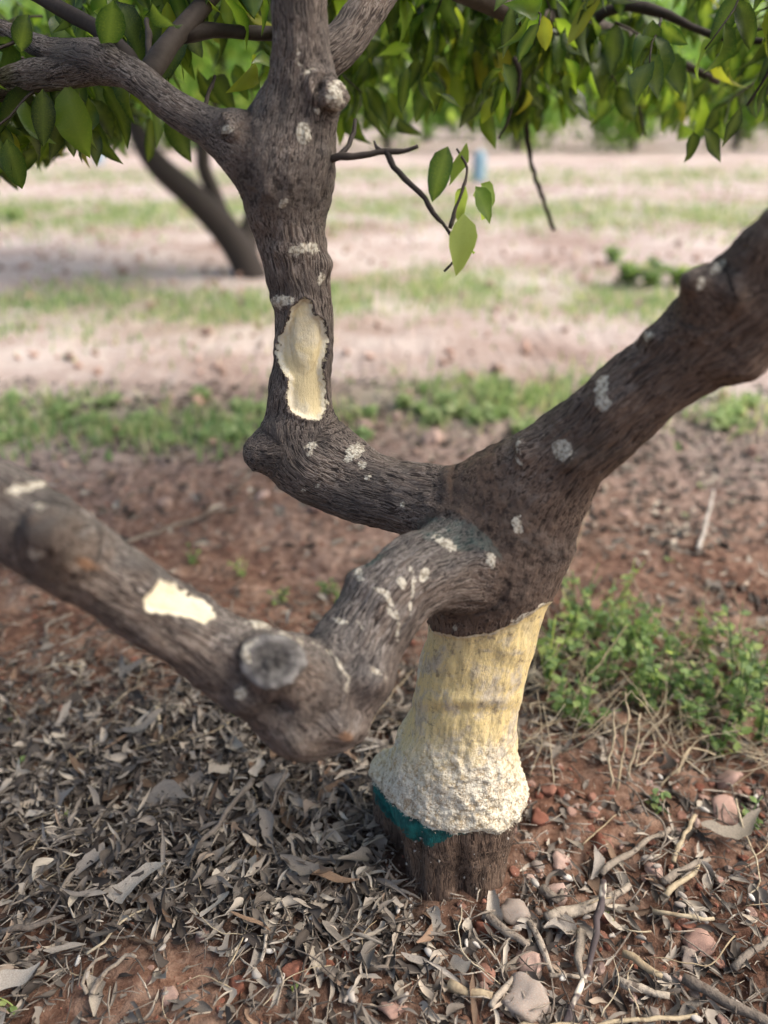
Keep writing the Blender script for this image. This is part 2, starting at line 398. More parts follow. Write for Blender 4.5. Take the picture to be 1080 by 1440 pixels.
gx = axis(-500, 500, -1.15, 1.15, 0.0075); gy = axis(-60, 900, 0.28, 2.4, 0.0075, 1.12)
XX, YY = np.meshgrid(gx, gy); ZZ = ground_z(XX, YY)
gp = np.stack([XX.ravel(), YY.ravel(), ZZ.ravel()], 1)
px, py, dd = project(gp)
near = (np.abs(gp[:, 0]) < 3) & (gp[:, 1] > 0.1) & (gp[:, 1] < 4)
q = gp[near]
gp[near, 2] += 0.009 * np.abs(fbm(q * 34, 3)) + 0.004 * vnoise(q * 90)
hum = litter_density(px, py, gp[:, 0], gp[:, 1]); hum[dd < 0.2] = 0.5
def bands(y, x):
    wob = 0.35 * np.sin(x * 1.1 + 1) + 0.2 * np.sin(x * 2.7)
    return np.maximum.reduce([np.exp(-((y - 2.62 - wob * 0.35) / 0.20) ** 2), np.exp(-((y - 4.35 - wob) / 0.5) ** 2) * 0.9, np.exp(-((y - 8.8 - wob) / 1.1) ** 2), np.exp(-((y - 14.5 - wob) / 1.2) ** 2) * 0.5])
ny, nx = XX.shape
ii = np.arange(ny * nx).reshape(ny, nx)
gf = np.stack([ii[:-1, :-1].ravel(), ii[:-1, 1:].ravel(), ii[1:, 1:].ravel(), ii[1:, :-1].ravel()], 1)
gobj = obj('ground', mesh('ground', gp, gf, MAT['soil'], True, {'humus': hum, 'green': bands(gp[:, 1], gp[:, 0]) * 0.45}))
tag(gobj, kind='structure')

# ------------------------------------------------------------------ the wounded citrus tree: trunk and limbs as one blended surface
# (px, py, world Y, radius in photo pixels) along each axis
CH = {
 'trunk': [(640, 1250, .80, 48), (643, 1195, .80, 52), (643, 1150, .80, 74), (640, 1108, .80, 88), (642, 1070, .80, 82), (652, 1010, .803, 76), (664, 950, .81, 76), (680, 885, .82, 77), (690, 815, .83, 84), (703, 760, .835, 86), (715, 715, .84, 78)],
 'lobe_a': [(552, 1088, .845, 26), (560, 1150, .845, 34), (566, 1240, .845, 36)],
 'lobe_b': [(609, 1150, .765, 37), (611, 1200, .76, 37), (612, 1290, .758, 41)],
 'lobe_c': [(678, 1150, .770, 35), (673, 1200, .766, 33), (668, 1290, .764, 36)],
 'stem': [(700, 750, .84, 74), (650, 724, .855, 56), (600, 710, .875, 49), (540, 694, .905, 49), (480, 672, .935, 52), (436, 645, .955, 52), (421, 605, .965, 45), (421, 560, .97, 41), (426, 500, .975, 40), (427, 440, .98, 41), (416, 370, .98, 44), (405, 305, .985, 48), (406, 245, .99, 57), (415, 190, .995, 52), (422, 130, 1.0, 43), (423, 60, 1.0, 38), (421, 0, 1.0, 38), (420, -120, 1.0, 36), (430, -330, 1.02, 31)],
 'stem_knob': [(452, 140, .985, 20), (464, 139, .975, 12), (471, 138, .970, 9)],
 'knob': [(440, 632, .955, 40), (405, 634, .95, 36), (372, 634, .945, 25)],
 'right': [(703, 745, .84, 80), (743, 700, .83, 72), (785, 650, .82, 63), (850, 592, .80, 58), (920, 532, .785, 58), (1000, 474, .77, 64), (1070, 425, .755, 72), (1150, 355, .74, 74), (1260, 265, .72, 68), (1400, 150, .72, 60)],
 'right_knob': [(1012, 440, .755, 40), (988, 406, .738, 27), (974, 398, .730, 17)],
 'right_knob2': [(1065, 390, .74, 44), (1080, 345, .725, 34), (1090, 322, .72, 24)],
 'front': [(685, 785, .82, 75), (640, 796, .785, 60), (595, 806, .75, 58), (552, 838, .715, 57), (518, 882, .69, 58), (484, 940, .66, 64), (442, 988, .64, 76), (388, 958, .625, 66), (320, 925, .615, 56), (250, 880, .605, 51), (150, 812, .595, 51), (50, 748, .585, 55), (0, 715, .58, 57), (-100, 650, .57, 56), (-220, 575, .56, 54)],
 'front_knob': [(88, 770, .575, 40), (74, 754, .548, 36), (69, 748, .54, 31)],
 'front_stub': [(425, 965, .62, 50), (400, 942, .598, 42), (388, 931, .584, 38)],
 'left': [(398, 262, .985, 42), (350, 214, .995, 33), (300, 184, 1.01, 27), (240, 148, 1.03, 24), (190, 108, 1.06, 21), (140, 84, 1.10, 19), (70, 68, 1.15, 13), (0, 38, 1.2, 9), (-90, 0, 1.25, 7)],
 'left_fork': [(150, 88, 1.1, 17), (95, 104, 1.13, 18), (30, 112, 1.16, 19), (-50, 135, 1.2, 18)],
 'left_knob': [(338, 205, .99, 20), (328, 184, .985, 14)],
 'back': [(404, 235, 1.0, 42), (385, 172, 1.03, 30), (425, 112, 1.07, 30), (484, 58, 1.10, 29), (524, 0, 1.14, 26), (575, -70, 1.22, 24)],
}
OWNER = {'trunk': 0, 'lobe_a': 0, 'lobe_b': 0, 'lobe_c': 0, 'stem': 1, 'knob': 1, 'stem_knob': 1, 'right': 2, 'right_knob': 2, 'right_knob2': 2, 'front': 3, 'front_stub': 3, 'front_knob': 3, 'left': 4, 'left_fork': 4, 'left_knob': 4, 'back': 5}
BROWN = {0: 1.0, 1: 0.42, 2: 0.88, 3: 0.5, 4: 0.3, 5: 0.4}
chains = []
for nm, pts in CH.items():
    arr = []
    for (a, b, Y, rp) in pts:
        p, t = P(a, b, Y); arr.append([*p, rp * t / F])
    s = catmull(arr, 0.006)
    t_, n_, b_ = frames(s[:, :3])
    u_ = np.concatenate([[0], np.cumsum(np.linalg.norm(np.diff(s[:, :3], axis=0), axis=1))])
    chains.append(dict(name=nm, c=s[:, :3], r=s[:, 3], t=t_, n=n_, b=b_, u=u_, dr=np.gradient(s[:, 3]) / np.gradient(u_), own=OWNER[nm]))

def nearest(ch, p):
    c = ch['c']; idx = np.empty(len(p), int)
    for k in range(0, len(p), 20000):
        q = p[k:k + 20000]
        d2 = (q * q).sum(1)[:, None] - 2 * q @ c.T + (c * c).sum(1)[None]
        idx[k:k + 20000] = d2.argmin(1)
    rel = p - c[idx]; s = np.clip((rel * ch['t'][idx]).sum(1), -0.004, 0.004)
    ctr = c[idx] + ch['t'][idx] * s[:, None]
    dv = p - ctr; L = np.linalg.norm(dv, axis=1) + 1e-9
    return idx, s, ctr, dv / L[:, None], L - (ch['r'][idx] + ch['dr'][idx] * s)
KS = 0.013
def field(p, full=False):
    n = len(p); D = np.full((len(chains), n), 9.0); W = None
    dirs = {}
    for i, ch in enumerate(chains):
        lo, hi = ch['c'].min(0) - 0.19, ch['c'].max(0) + 0.19
        m = np.nonzero(((p > lo) & (p < hi)).all(1))[0]
        if not len(m): continue
        idx, s, ctr, dv, d = nearest(ch, p[m])
        D[i, m] = d; dirs[i] = (m, dv, idx, s)
    dm = D.min(0)
    e = np.exp(-(D - dm) / KS); sm = e.sum(0)
    d = dm - KS * np.log(sm)
    g = np.zeros((n, 3))
    for i, (m, dv, idx, s) in dirs.items(): g[m] += (e[i, m] / sm[m])[:, None] * dv
    if full: return d, g, D, dirs
    return d, g

def blended_mesh():
    parts = [tube(c['c'][::2], c['r'][::2], 20) for c in chains]
    for c in chains:                                   # round the ends
        for k in (0, -1):
            a = np.linspace(0, np.pi, 10)
            t = c['t'][k]
            cc = c['c'][k][None] + t[None] * (np.cos(a) * c['r'][k])[:, None]
            parts.append(tube(cc, np.sin(a) * c['r'][k] + 1e-4, 16))
    v, f = join(parts)
    me = mesh('raw', v, f); o = obj('raw', me)
    md = o.modifiers.new('remesh', 'REMESH'); md.mode = 'VOXEL'; md.voxel_size = 0.0023
    dg = bpy.context.evaluated_depsgraph_get(); ev = o.evaluated_get(dg); em = ev.to_mesh()
    co = np.empty(len(em.vertices) * 3, np.float32); em.vertices.foreach_get('co', co)
    nl = np.empty(len(em.polygons), np.int32); em.polygons.foreach_get('loop_total', nl)
    lv = np.empty(len(em.loops), np.int32); em.loops.foreach_get('vertex_index', lv)
    ev.to_mesh_clear(); bpy.data.objects.remove(o); bpy.data.meshes.remove(me)
    assert (nl == 4).all()
    return co.reshape(-1, 3).astype(float), lv.reshape(-1, 4)
TV, TF = blended_mesh()
for it in range(3):
    d, g = field(TV); TV -= np.clip(d, -0.02, 0.02)[:, None] * g
d, TN, D, dirs = field(TV, True)
TN /= np.linalg.norm(TN, axis=1)[:, None] + 1e-9
near_ch = D.argmin(0)
own_arr = np.array([c['own'] for c in chains])
owner = own_arr[near_ch]
Dw = np.full((6, len(TV)), 9.0)
for i, c in enumerate(chains): Dw[c['own']] = np.minimum(Dw[c['own']], D[i])
Ds = np.sort(Dw, axis=0); junc = 1 - sstep(0.003, 0.018, Ds[1] - Ds[0])
bvec = np.zeros_like(TV)
for i, (m, dv, idx, s) in dirs.items():
    ch = chains[i]; k = near_ch[m] == i
    mm, idx, s, dv = m[k], idx[k], s[k], dv[k]
    rr = ch['r'][idx] + D[i, mm]
    ca = (dv * ch['n'][idx]).sum(1); sa = (dv * ch['b'][idx]).sum(1)
    bvec[mm] = np.stack([ca * rr + i * 0.7, sa * rr, ch['u'][idx] + s], 1)

px, py, dep = project(TV)
view = TV - np.array([0, 0, H]); view /= np.linalg.norm(view, axis=1)[:, None]
facing = -(view * TN).sum(1)
pxm, pym = px.copy(), py.copy()                        # the far side of the trunk repeats its near side
tk = np.nonzero((owner == 0) & (facing < 0) & (TV[:, 1] > 0.80))[0]
refl = TV[tk].copy(); refl[:, 1] = 2 * 0.80 - refl[:, 1] - 0.0
a_, b_, _ = project(refl); pxm[tk], pym[tk] = a_, b_

def poly_sd(x, y, poly):
    """signed distance in photo pixels, positive inside"""
    poly = np.asarray(poly, float); d2 = np.full(len(x), 1e9); ins = np.zeros(len(x), bool)
    for k in range(len(poly)):
        ax, ay = poly[k]; bx, by = poly[(k + 1) % len(poly)]
        ex, ey = bx - ax, by - ay
        t = np.clip(((x - ax) * ex + (y - ay) * ey) / (ex * ex + ey * ey + 1e-9), 0, 1)
        d2 = np.minimum(d2, (x - ax - ex * t) ** 2 + (y - ay - ey * t) ** 2)
        c = ((ay > y) != (by > y)) & (x < ex * (y - ay) / (ey if abs(ey) > 1e-9 else 1e-9) + ax)
        ins ^= c
    return np.where(ins, 1, -1) * np.sqrt(d2)
def ell_sd(x, y, cx, cy, rx, ry, ang=0):
    c, s = math.cos(R(ang)), math.sin(R(ang)); dx, dy = x - cx, y - cy
    u, v = dx * c + dy * s, -dx * s + dy * c
    return (1 - np.sqrt((u / rx) ** 2 + (v / ry) ** 2)) * min(rx, ry)
def line_sd(x, y, pts, w):
    d2 = np.full(len(x), 1e9)
    for (ax, ay), (bx, by) in zip(pts[:-1], pts[1:]):
        ex, ey = bx - ax, by - ay
        t = np.clip(((x - ax) * ex + (y - ay) * ey) / (ex * ex + ey * ey), 0, 1)
        d2 = np.minimum(d2, (x - ax - ex * t) ** 2 + (y - ay - ey * t) ** 2)
    return w - np.sqrt(d2)
NEG = -40.0
masks = {k: np.full(len(TV), NEG) for k in ('m_cream', 'm_chip', 'm_teal', 'm_scar', 'm_gum', 'm_inner')}
teal_cover = np.zeros(len(TV)); crust = np.zeros(len(TV)); stain = np.zeros(len(TV)); disp = np.zeros(len(TV))
patch = np.zeros(len(TV), int)                          # which wound a vertex belongs to
def put(mask, sdv, sel):
    masks[mask] = np.where(sel, np.maximum(masks[mask], np.clip(sdv, NEG, 40)), masks[mask])
front_f = facing > 0.02
own = [owner == k for k in range(6)]
trk = own[0] | ((Dw[0] < 0.004))
# the peeled band round the trunk
band = [(440, 1056), (520, 1056), (545, 1048), (562, 1030), (575, 985), (588, 930), (600, 872), (612, 888), (645, 894), (690, 890), (725, 874), (757, 850), (800, 835), (800, 1120), (738, 1128), (726, 1152), (700, 1172), (672, 1166), (640, 1172), (605, 1163), (575, 1146), (548, 1122), (526, 1096), (440, 1090)]
sdb = poly_sd(pxm, pym, band)
put('m_cream', sdb, own[0]); patch[own[0] & (sdb > -1)] = 1
crust = np.where(own[0] & (sdb > -8), sstep(1010, 1110, pym), 0)
stain = np.where(own[0] & (sdb > -8), 1.0, 0)
ragged = 0.5 + 0.5 * fbm(TV * 90, 3)
lowb = own[0] & (sdb > 0)
disp[lowb] -= 0.003 * sstep(0, 8, sdb[lowb]) * (1 - sstep(1030, 1090, pym[lowb]))
cr = own[0] & (sdb > -3)
disp[cr] += (0.010 * sstep(1040, 1110, pym[cr]) * sstep(-3, 10, sdb[cr])) * (0.75 + 0.28 * fbm(TV[cr] * 28, 2))
disp[cr] += 0.0020 * sstep(1000, 1100, pym[cr]) * fbm(TV[cr] * 120, 4, .75)
disp[cr] += 0.0012 * fbm(bvec[cr] * np.array([150, 150, 50]), 3)
for (cx, cy, rx, ry, a) in [(650, 985, 70, 9, .0040), (650, 1003, 70, 9, -.0025), (670, 1035, 22, 26, .003), (625, 1010, 14, 26, .003), (690, 930, 20, 30, -.002), (560, 1060, 36, 22, .006), (725, 1045, 16, 20, .004), (720, 915, 22, 16, .003), (615, 930, 18, 20, .002), (700, 960, 26, 14, .002)]:
    e = np.exp(-((pxm - cx) / rx) ** 2 - ((pym - cy) / ry) ** 2); disp += np.where(own[0], a * e, 0)
# stem wound, with its inner oval
W1 = [(427, 417), (437, 424), (441, 441), (452, 450), (461, 478), (456, 500), (452, 520), (456, 546), (456, 574), (447, 591), (425, 588), (407, 578), (406, 556), (408, 532), (394, 515), (389, 496), (393, 474), (404, 456), (411, 432)]
s1 = poly_sd(px, py, W1); sel = own[1] & front_f
put('m_cream', s1, sel); patch[sel & (s1 > -1.0)] = 2
put('m_inner', np.where(s1 > 2, ell_sd(px, py, 429, 475, 23, 52), NEG), sel)
stain = np.where(sel & (s1 > -6), 0.12, stain)
disp += np.where(sel, -0.004 * sstep(0.5, 5, s1) + 0.0028 * np.exp(-((s1 + 1.5) / 3.0) ** 2) * (0.6 + 0.8 * ragged), 0)
disp += np.where(sel & (s1 > 0), 0.0025 * sstep(0, 8, ell_sd(px, py, 429, 475, 23, 52)), 0)
# front limb wound
W2 = [(200, 842), (212, 832), (222, 816), (236, 822), (262, 836), (296, 852), (302, 866), (288, 879), (262, 868), (232, 864), (206, 858)]
s2 = poly_sd(px, py, W2); sel = own[3] & front_f
put('m_cream', s2, sel); patch[sel & (s2 > -1)] = 3; stain = np.where(sel & (s2 > -6), 0.35, stain)
disp += np.where(sel, -0.0025 * sstep(0.5, 4, s2) + 0.0012 * np.exp(-((s2 + 1.5) / 3) ** 2) * ragged, 0)
# chips and scratches  (owner, x, y, rx, ry, angle)
for (o_, cx, cy, rx, ry, an) in [
    (1, 397, 424, 15, 10, -8), (1, 427, 186, 12, 14, 0), (1, 399, 283, 5, 8, 20), (1, 414, 351, 6, 8, 0), (1, 425, 349, 6, 8, 0), (1, 437, 349, 8, 8, 0), (1, 449, 393, 5, 9, 10),
    (1, 473, 138, 8, 13, 10), (1, 446, 157, 4, 4, 0), (1, 485, 156, 4, 3, -30), (1, 438, 626, 9, 4, -10), (1, 436, 639, 5, 6, 40), (1, 498, 640, 15, 10, -30), (1, 511, 655, 6, 5, 0), (1, 428, 688, 3, 3, 0), (1, 448, 683, 3, 3, 0), (1, 570, 709, 4, 3, 0), (1, 519, 672, 4, 3, 0),
    (2, 848, 545, 9, 16, 15), (2, 850, 567, 12, 12, 0), (2, 848, 574, 7, 7, 0), (2, 791, 632, 14, 14, 0), (2, 803, 637, 10, 5, 20), (2, 738, 631, 5, 9, 10), (2, 734, 650, 7, 4, 40), (2, 917, 477, 8, 9, 20), (2, 986, 397, 5, 12, 20), (2, 1008, 377, 14, 6, -40), (0, 725, 732, 5, 8, 20), (0, 728, 744, 6, 7, 0), (2, 725, 732, 5, 8, 20), (2, 728, 744, 6, 7, 0),
    (3, 627, 765, 18, 7, 32), (3, 597, 808, 8, 10, -20), (3, 563, 822, 6, 10, -20), (3, 510, 812, 5, 9, 30), (3, 360, 881, 20, 6, 14), (3, 52, 779, 15, 7, 12), (3, 58, 718, 8, 7, 0), (3, 35, 690, 26, 7, -8), (3, 340, 968, 9, 8, 0), (3, 684, 785, 8, 12, -20), (3, 488, 966, 5, 6, 0), (3, 420, 890, 8, 4, 30), (0, 730, 868, 18, 5, -30), (0, 640, 882, 6, 3, 0), (0, 684, 785, 8, 10, 0), (4, 322, 182, 8, 7, 0)]:
    s = ell_sd(px, py, cx, cy, rx, ry, an); sel = own[o_] & front_f
    put('m_chip', s, sel); disp += np.where(sel, 0.0007 * sstep(-3, 2, s) * (0.4 + ragged), 0)
for (o_, pts, wd) in [(3, [(575, 793), (583, 815), (581, 845), (577, 862)], 2.2), (3, [(527, 829), (545, 838), (556, 858), (560, 880), (556, 900)], 2.6), (3, [(545, 856), (556, 868)], 2), (3, [(500, 870), (515, 890), (520, 905)], 1.6), (3, [(468, 872), (490, 876)], 2.0), (3, [(520, 940), (534, 950)], 3),
                      (1, [(419, 68), (421, 88), (430, 102), (442, 97)], 2.4), (3, [(440, 905), (470, 925), (490, 955)], 1.6), (3, [(345, 950), (352, 915), (372, 895), (402, 893), (426, 905)], 1.2)]:
    put('m_chip', line_sd(px, py, pts, wd), own[o_] & front_f)
# grey pruning scars
for (o_, cx, cy, rx, ry, an, amp) in [(3, 385, 930, 44, 35, -14, -.011), (1, 450, 124, 17, 24, -25, -.001), (3, 70, 748, 34, 30, 0, -.001)]:
    s = ell_sd(px, py, cx, cy, rx, ry, an); sel = own[o_] & front_f
    if amp != -.001: put('m_scar', s, sel)
    disp += np.where(sel, amp * sstep(2, 14, s) + 0.003 * np.exp(-((s - 3) / 5) ** 2), 0)
    patch[sel & (s > -1)] = {385: 4, 450: 5, 70: 6}[cx]
put('m_gum', ell_sd(px, py, 480, 1028, 13, 9, -15), own[3] & front_f)
put('m_gum', ell_sd(px, py, 120, 792, 20, 9, 20), own[3] & front_f)
# teal paint at the crotch and under the peeled band
t1 = poly_sd(px, py, [(515, 1085), (535, 1098), (555, 1128), (585, 1150), (612, 1160), (632, 1156), (642, 1165), (660, 1172), (640, 1176), (622, 1184), (604, 1192), (580, 1188), (566, 1168), (545, 1150), (530, 1128)])
sel = own[0] & front_f & (sdb < 4); put('m_teal', t1, sel); teal_cover = np.where(sel, 1.0, teal_cover)
for (cx, cy, rx, ry, an, o_) in [(640, 752, 62, 22, 15, None), (700, 770, 24, 14, 20, None), (520, 790, 26, 10, -35, 3)]:
    sel = front_f & (own[3] | own[0] | own[1]) & (teal_cover < 0.9)
    put('m_teal', ell_sd(px, py, cx, cy, rx, ry, an), sel); teal_cover = np.where(sel, np.maximum(teal_cover, 0.2), teal_cover)
# knots, bumps and dents (owner, x, y, rx, ry, height in m)
for (o_, cx, cy, rx, ry, a) in [
    (1, 450, 128, 20, 24, .008), (1, 474, 138, 12, 16, .006), (1, 428, 186, 14, 14, .003), (1, 379, 268, 9, 14, .006), (1, 390, 352, 8, 9, .005), (1, 455, 372, 12, 16, .006), (1, 365, 310, 7, 8, .003), (1, 430, 598, 60, 12, .004), (1, 395, 608, 24, 14, .005), (1, 380, 640, 20, 22, .005), (1, 500, 636, 34, 22, .005), (1, 455, 615, 30, 18, .004), (1, 610, 668, 40, 16, .006), (1, 575, 700, 40, 26, .003), (1, 650, 690, 26, 20, .005), (1, 398, 424, 16, 11, .003),
    (2, 802, 648, 26, 14, .008), (2, 740, 634, 12, 18, .009), (2, 858, 572, 22, 20, .005), (2, 1045, 520, 40, 22, .010), (2, 920, 480, 12, 12, .006), (2, 1030, 410, 30, 26, .008), (2, 1070, 400, 20, 20, -.006), (2, 830, 715, 18, 30, .004), (2, 960, 470, 40, 18, .003),
    (3, 118, 740, 16, 30, -.006), (3, 50, 785, 18, 10, -.003), (3, 110, 795, 24, 14, .004), (3, 500, 812, 22, 18, .006), (3, 684, 788, 20, 22, .009), (3, 484, 1025, 26, 18, .011), (3, 395, 1002, 20, 14, -.013), (3, 425, 1042, 30, 20, .010), (3, 455, 1010, 12, 20, -.006), (3, 525, 960, 26, 30, .009), (3, 340, 985, 24, 18, .007), (3, 500, 985, 12, 30, -.006), (3, 590, 850, 20, 20, -.004), (3, 535, 860, 14, 30, .003), (3, 20, 680, 40, 16, .004), (3, 180, 800, 40, 18, .002), (3, 350, 900, 30, 18, .003),
    (0, 648, 1240, 8, 60, -.010), (0, 586, 1215, 9, 60, -.014), (0, 690, 845, 60, 20, .004), (0, 770, 800, 26, 40, .003), (0, 660, 830, 30, 20, -.003), (0, 725, 760, 20, 26, .004), (4, 328, 182, 14, 14, .004), (4, 190, 110, 16, 12, .003)]:
    e = np.exp(-((px - cx) / rx) ** 2 - ((py - cy) / ry) ** 2)
    disp += np.where((owner == o_) & front_f, a * e, 0)
hole = np.exp(-(((px - 449) / 5) ** 2 + ((py - 126) / 6) ** 2)); disp += np.where(own[1] & front_f, -0.012 * hole, 0)
hole = np.exp(-(((px - 618) / 5) ** 2 + ((py - 703) / 4) ** 2)); disp += np.where(own[1] & front_f, -0.006 * hole, 0)
# bark relief
bark = np.where(masks['m_cream'] > 0, 0.2, 1.0)
disp += bark * (0.0026 * fbm(TV * 22, 3) + 0.0011 * fbm(TV * 75, 2))
disp += bark * (1 - 0.7 * junc) * 0.0016 * fbm(bvec * np.array([170, 170, 15]), 3)
disp += bark * junc * 0.0022 * fbm(TV * 60, 4, .6)
sc_r = np.clip(np.stack([c['r'].mean() for c in chains])[near_ch] / 0.04, 0.3, 1.0)
TV2 = TV + TN * (disp * np.where(np.abs(disp) < 0.0045, sc_r, 1))[:, None]
# smooth vertex normals of the whole surface, shared by every piece cut from it
fn = np.cross(TV2[TF[:, 2]] - TV2[TF[:, 0]], TV2[TF[:, 3]] - TV2[TF[:, 1]])
VN = np.zeros_like(TV2)
for k in range(4): np.add.at(VN, TF[:, k], fn)
VN /= np.linalg.norm(VN, axis=1)[:, None] + 1e-12
if (VN * TN).sum() < 0: VN = -VN; TF = TF[:, ::-1]
brown = np.array([BROWN[k] for k in range(6)])
ww = np.exp(-(Dw - Dw.min(0)) / 0.012); brown_v = (ww * brown[:, None]).sum(0) / ww.sum(0)
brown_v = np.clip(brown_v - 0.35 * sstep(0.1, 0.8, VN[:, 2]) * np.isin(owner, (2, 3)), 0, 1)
ATT = dict(bvec=bvec, brown=brown_v, junc=junc, crust=crust, stain=stain, teal_cover=teal_cover, **masks)

tree_base = np.array([0.10, 0.80, 0.0])
tree = thing('citrus_tree', 'pruned citrus tree with a cream peeled band around its low forked trunk', 'tree', tuple(tree_base))
fo = owner[TF]; fown = np.sort(fo, axis=1)[:, 1]
fpatch = np.where((patch[TF] > 0).sum(1) >= 3, patch[TF].max(1), 0)
def cut(name, fsel, parent, label=None):
    f = TF[fsel]; used, inv = np.unique(f, return_inverse=True)
    me = mesh(name, TV2[used] - tree_base, inv.reshape(-1, 4), MAT['bark'], True, {k: a[used] for k, a in ATT.items()})
    me.normals_split_custom_set_from_vertices(VN[used].astype(np.float32))
    o = obj(name, me, parent)
    if label: o['label'] = label
    return o
low_f = pym[TF].mean(1) > 1040
tr_o = cut('trunk', (fown == 0) & (fpatch == 0) & ~low_f, tree)
cut('trunk_base', (fown == 0) & (fpatch == 0) & low_f, tree, 'dark brown fluted rootstock below the peeled band')
limb_o = {1: cut('limb', (fown == 1) & (fpatch == 0), tree, 'dark grey elbowed limb rising straight up'),
          2: cut('limb', (fown == 2) & (fpatch == 0), tree, 'thick brown limb slanting up with rough knobs'),
          3: cut('limb', (fown == 3) & (fpatch == 0), tree, 'low sagging limb with a sawn stub at its bend'),
          4: cut('branch', (fown == 4) & (fpatch == 0), tree),
          5: cut('branch', (fown == 5) & (fpatch == 0), tree)}
cut('peeled_band', fpatch == 1, tr_o, 'cream bare wood where the bark is peeled all round')
cut('bark_wound', fpatch == 2, limb_o[1], 'tall cream wound with curled pale bark edge')
cut('bark_wound', fpatch == 3, limb_o[3], 'smooth cream wound on top of the sagging limb')
cut('sawn_stub', fpatch == 4, limb_o[3], 'oval grey sawn stub')
cut('pruning_scar', fpatch == 5, limb_o[1], 'small grey scar with a dark hole')
cut('knot', fpatch == 6, limb_o[3], 'round healed knot')

# splintered fibres along the lower rim of the peeled band
rim = np.nonzero((owner == 0) & (np.abs(sdb) < 3.5) & (pym > 1040) & (VN[:, 1] < 0.9))[0]
rim = rim[rng.random(len(rim)) < 0.35]
fv, ff = [], []
for k in rim:
    n = VN[k] + rng.normal(0, 0.5, 3); n /= np.linalg.norm(n)
    s = np.cross(n, rng.normal(0, 1, 3)); s /= np.linalg.norm(s)
    L, wd = rng.uniform(.0015, .005), rng.uniform(.0004, .0011); b = TV2[k] - VN[k] * .001
    o = len(fv); th = np.cross(n, s) * wd * .5
    fv += [b - s * wd, b + s * wd, b + n * L, b + th]; ff += [(o, o + 1, o + 2), (o + 1, o + 3, o + 2), (o + 3, o, o + 2)]
k = NT('fibre'); k.fin((0.64, 0.59, 0.46), 0.8); MAT['fibre'] = k.m
fib = obj('splinters', mesh('splinters', np.array(fv) - tree_base, np.array(ff), MAT['fibre'], False), tr_o); fib['kind'] = 'stuff'

# ------------------------------------------------------------------ leaf shapes
def leaf_shape(L=1.0, W=0.42, bend=0.25, fold=0.25, n=6, wave=0.03, tipp=1.0, seed=0):
    """a leaf of unit length along +Y, upper side +Z; triangles and a vein attribute"""
    r = np.random.default_rng(seed); v, ve = [], []
    for i in range(n + 1):
        t = i / n
        wd = W * 0.5 * (np.sin(np.pi * t ** 0.85) ** 0.8 * (1 - 0.25 * t)) if 0 < t < 1 else 0.004
        if t == 1: wd = 0.002
        a = bend * t * t
        cy, cz = L * (t - 0.30 * abs(bend) * t ** 3), -a * L * 0.8
        for s in (-1, 0, 1):
            v.append((s * wd * math.cos(fold * 1.4), cy, cz + abs(s) * wd * math.sin(fold * 1.4) + wave * wd * math.sin(7 * t + s + seed) * abs(s) * 3))
            ve.append(1.0 if s == 0 else 0.0)
    f = []
    for i in range(n):
        for s in (0, 1):
            a = i * 3 + s; f += [(a, a + 1, a + 4), (a, a + 4, a + 3)]
    return np.array(v), np.array(f), np.array(ve)
CIT = [leaf_shape(1, 0.42 + 0.05 * k, 0.12 + 0.16 * k, 0.12 + 0.09 * k, 6, 0.10, seed=k) for k in range(5)]
CITM = [mesh('citrus_leaf', v, f, MAT['leaf'], True, {'vein': ve}) for v, f, ve in CIT]
YNGM = [mesh('pale_leaf', v, f, MAT['young'], True, {'vein': ve * 0.5}) for v, f, ve in CIT[:3]]

def basis(yaxis, zhint):
    y = yaxis / (np.linalg.norm(yaxis) + 1e-9); x = np.cross(y, zhint); x /= np.linalg.norm(x) + 1e-9
    return np.stack([x, y, np.cross(x, y)], 1)

# ------------------------------------------------------------------ crown of the citrus tree
def to_tree(v): return np.asarray(v) - tree_base
leaves = []          # (loc, rot, size)
twig_parts = []
def leafy_twig(start, direction, length, nleaf, size=(0.05, 0.09), droop=0.5, rad=0.0022):
    pts, p, d = [np.array(start)], np.array(start, float), np.array(direction, float)
    for i in range(5):
        d = d + rng.normal(0, 0.16, 3) + np.array([0, 0, -0.10 * droop]); d /= np.linalg.norm(d)
        p = p + d * length / 5; pts.append(p.copy())
    pts = np.array(pts); twig_parts.append(tube(pts, np.linspace(rad, rad * 0.45, 6), 4))
    for i in range(nleaf):
        t = (i + rng.random()) / nleaf * 4.99; k = int(t); q = pts[k] + (pts[k + 1] - pts[k]) * (t - k)
        ax = pts[k + 1] - pts[k]; ax /= np.linalg.norm(ax)
        out = rng.normal(0, 1, 3); out -= ax * out.dot(ax); out /= np.linalg.norm(out)
        ld = 0.35 * ax + 0.75 * out + np.array([0, 0, -droop * rng.uniform(0.4, 1.5)])
        zh = np.array([0, 0, 1.0]) + rng.normal(0, 0.55, 3)
        leaves.append((q, basis(ld, zh), rng.uniform(*size)))
def low_edge(x):
    return np.interp(x, [-150, 0, 40, 60, 105, 130, 180, 300, 385, 470, 520, 570, 610, 660, 700, 740, 780, 830, 870, 930, 975, 1010, 1050, 1150],
                        [230, 225, 235, 190, 180, 150, 70, 40, 50, 155, 172, 168, 128, 132, 175, 160, 150, 160, 172, 170, 205, 188, 172, 165])
n_in = 0
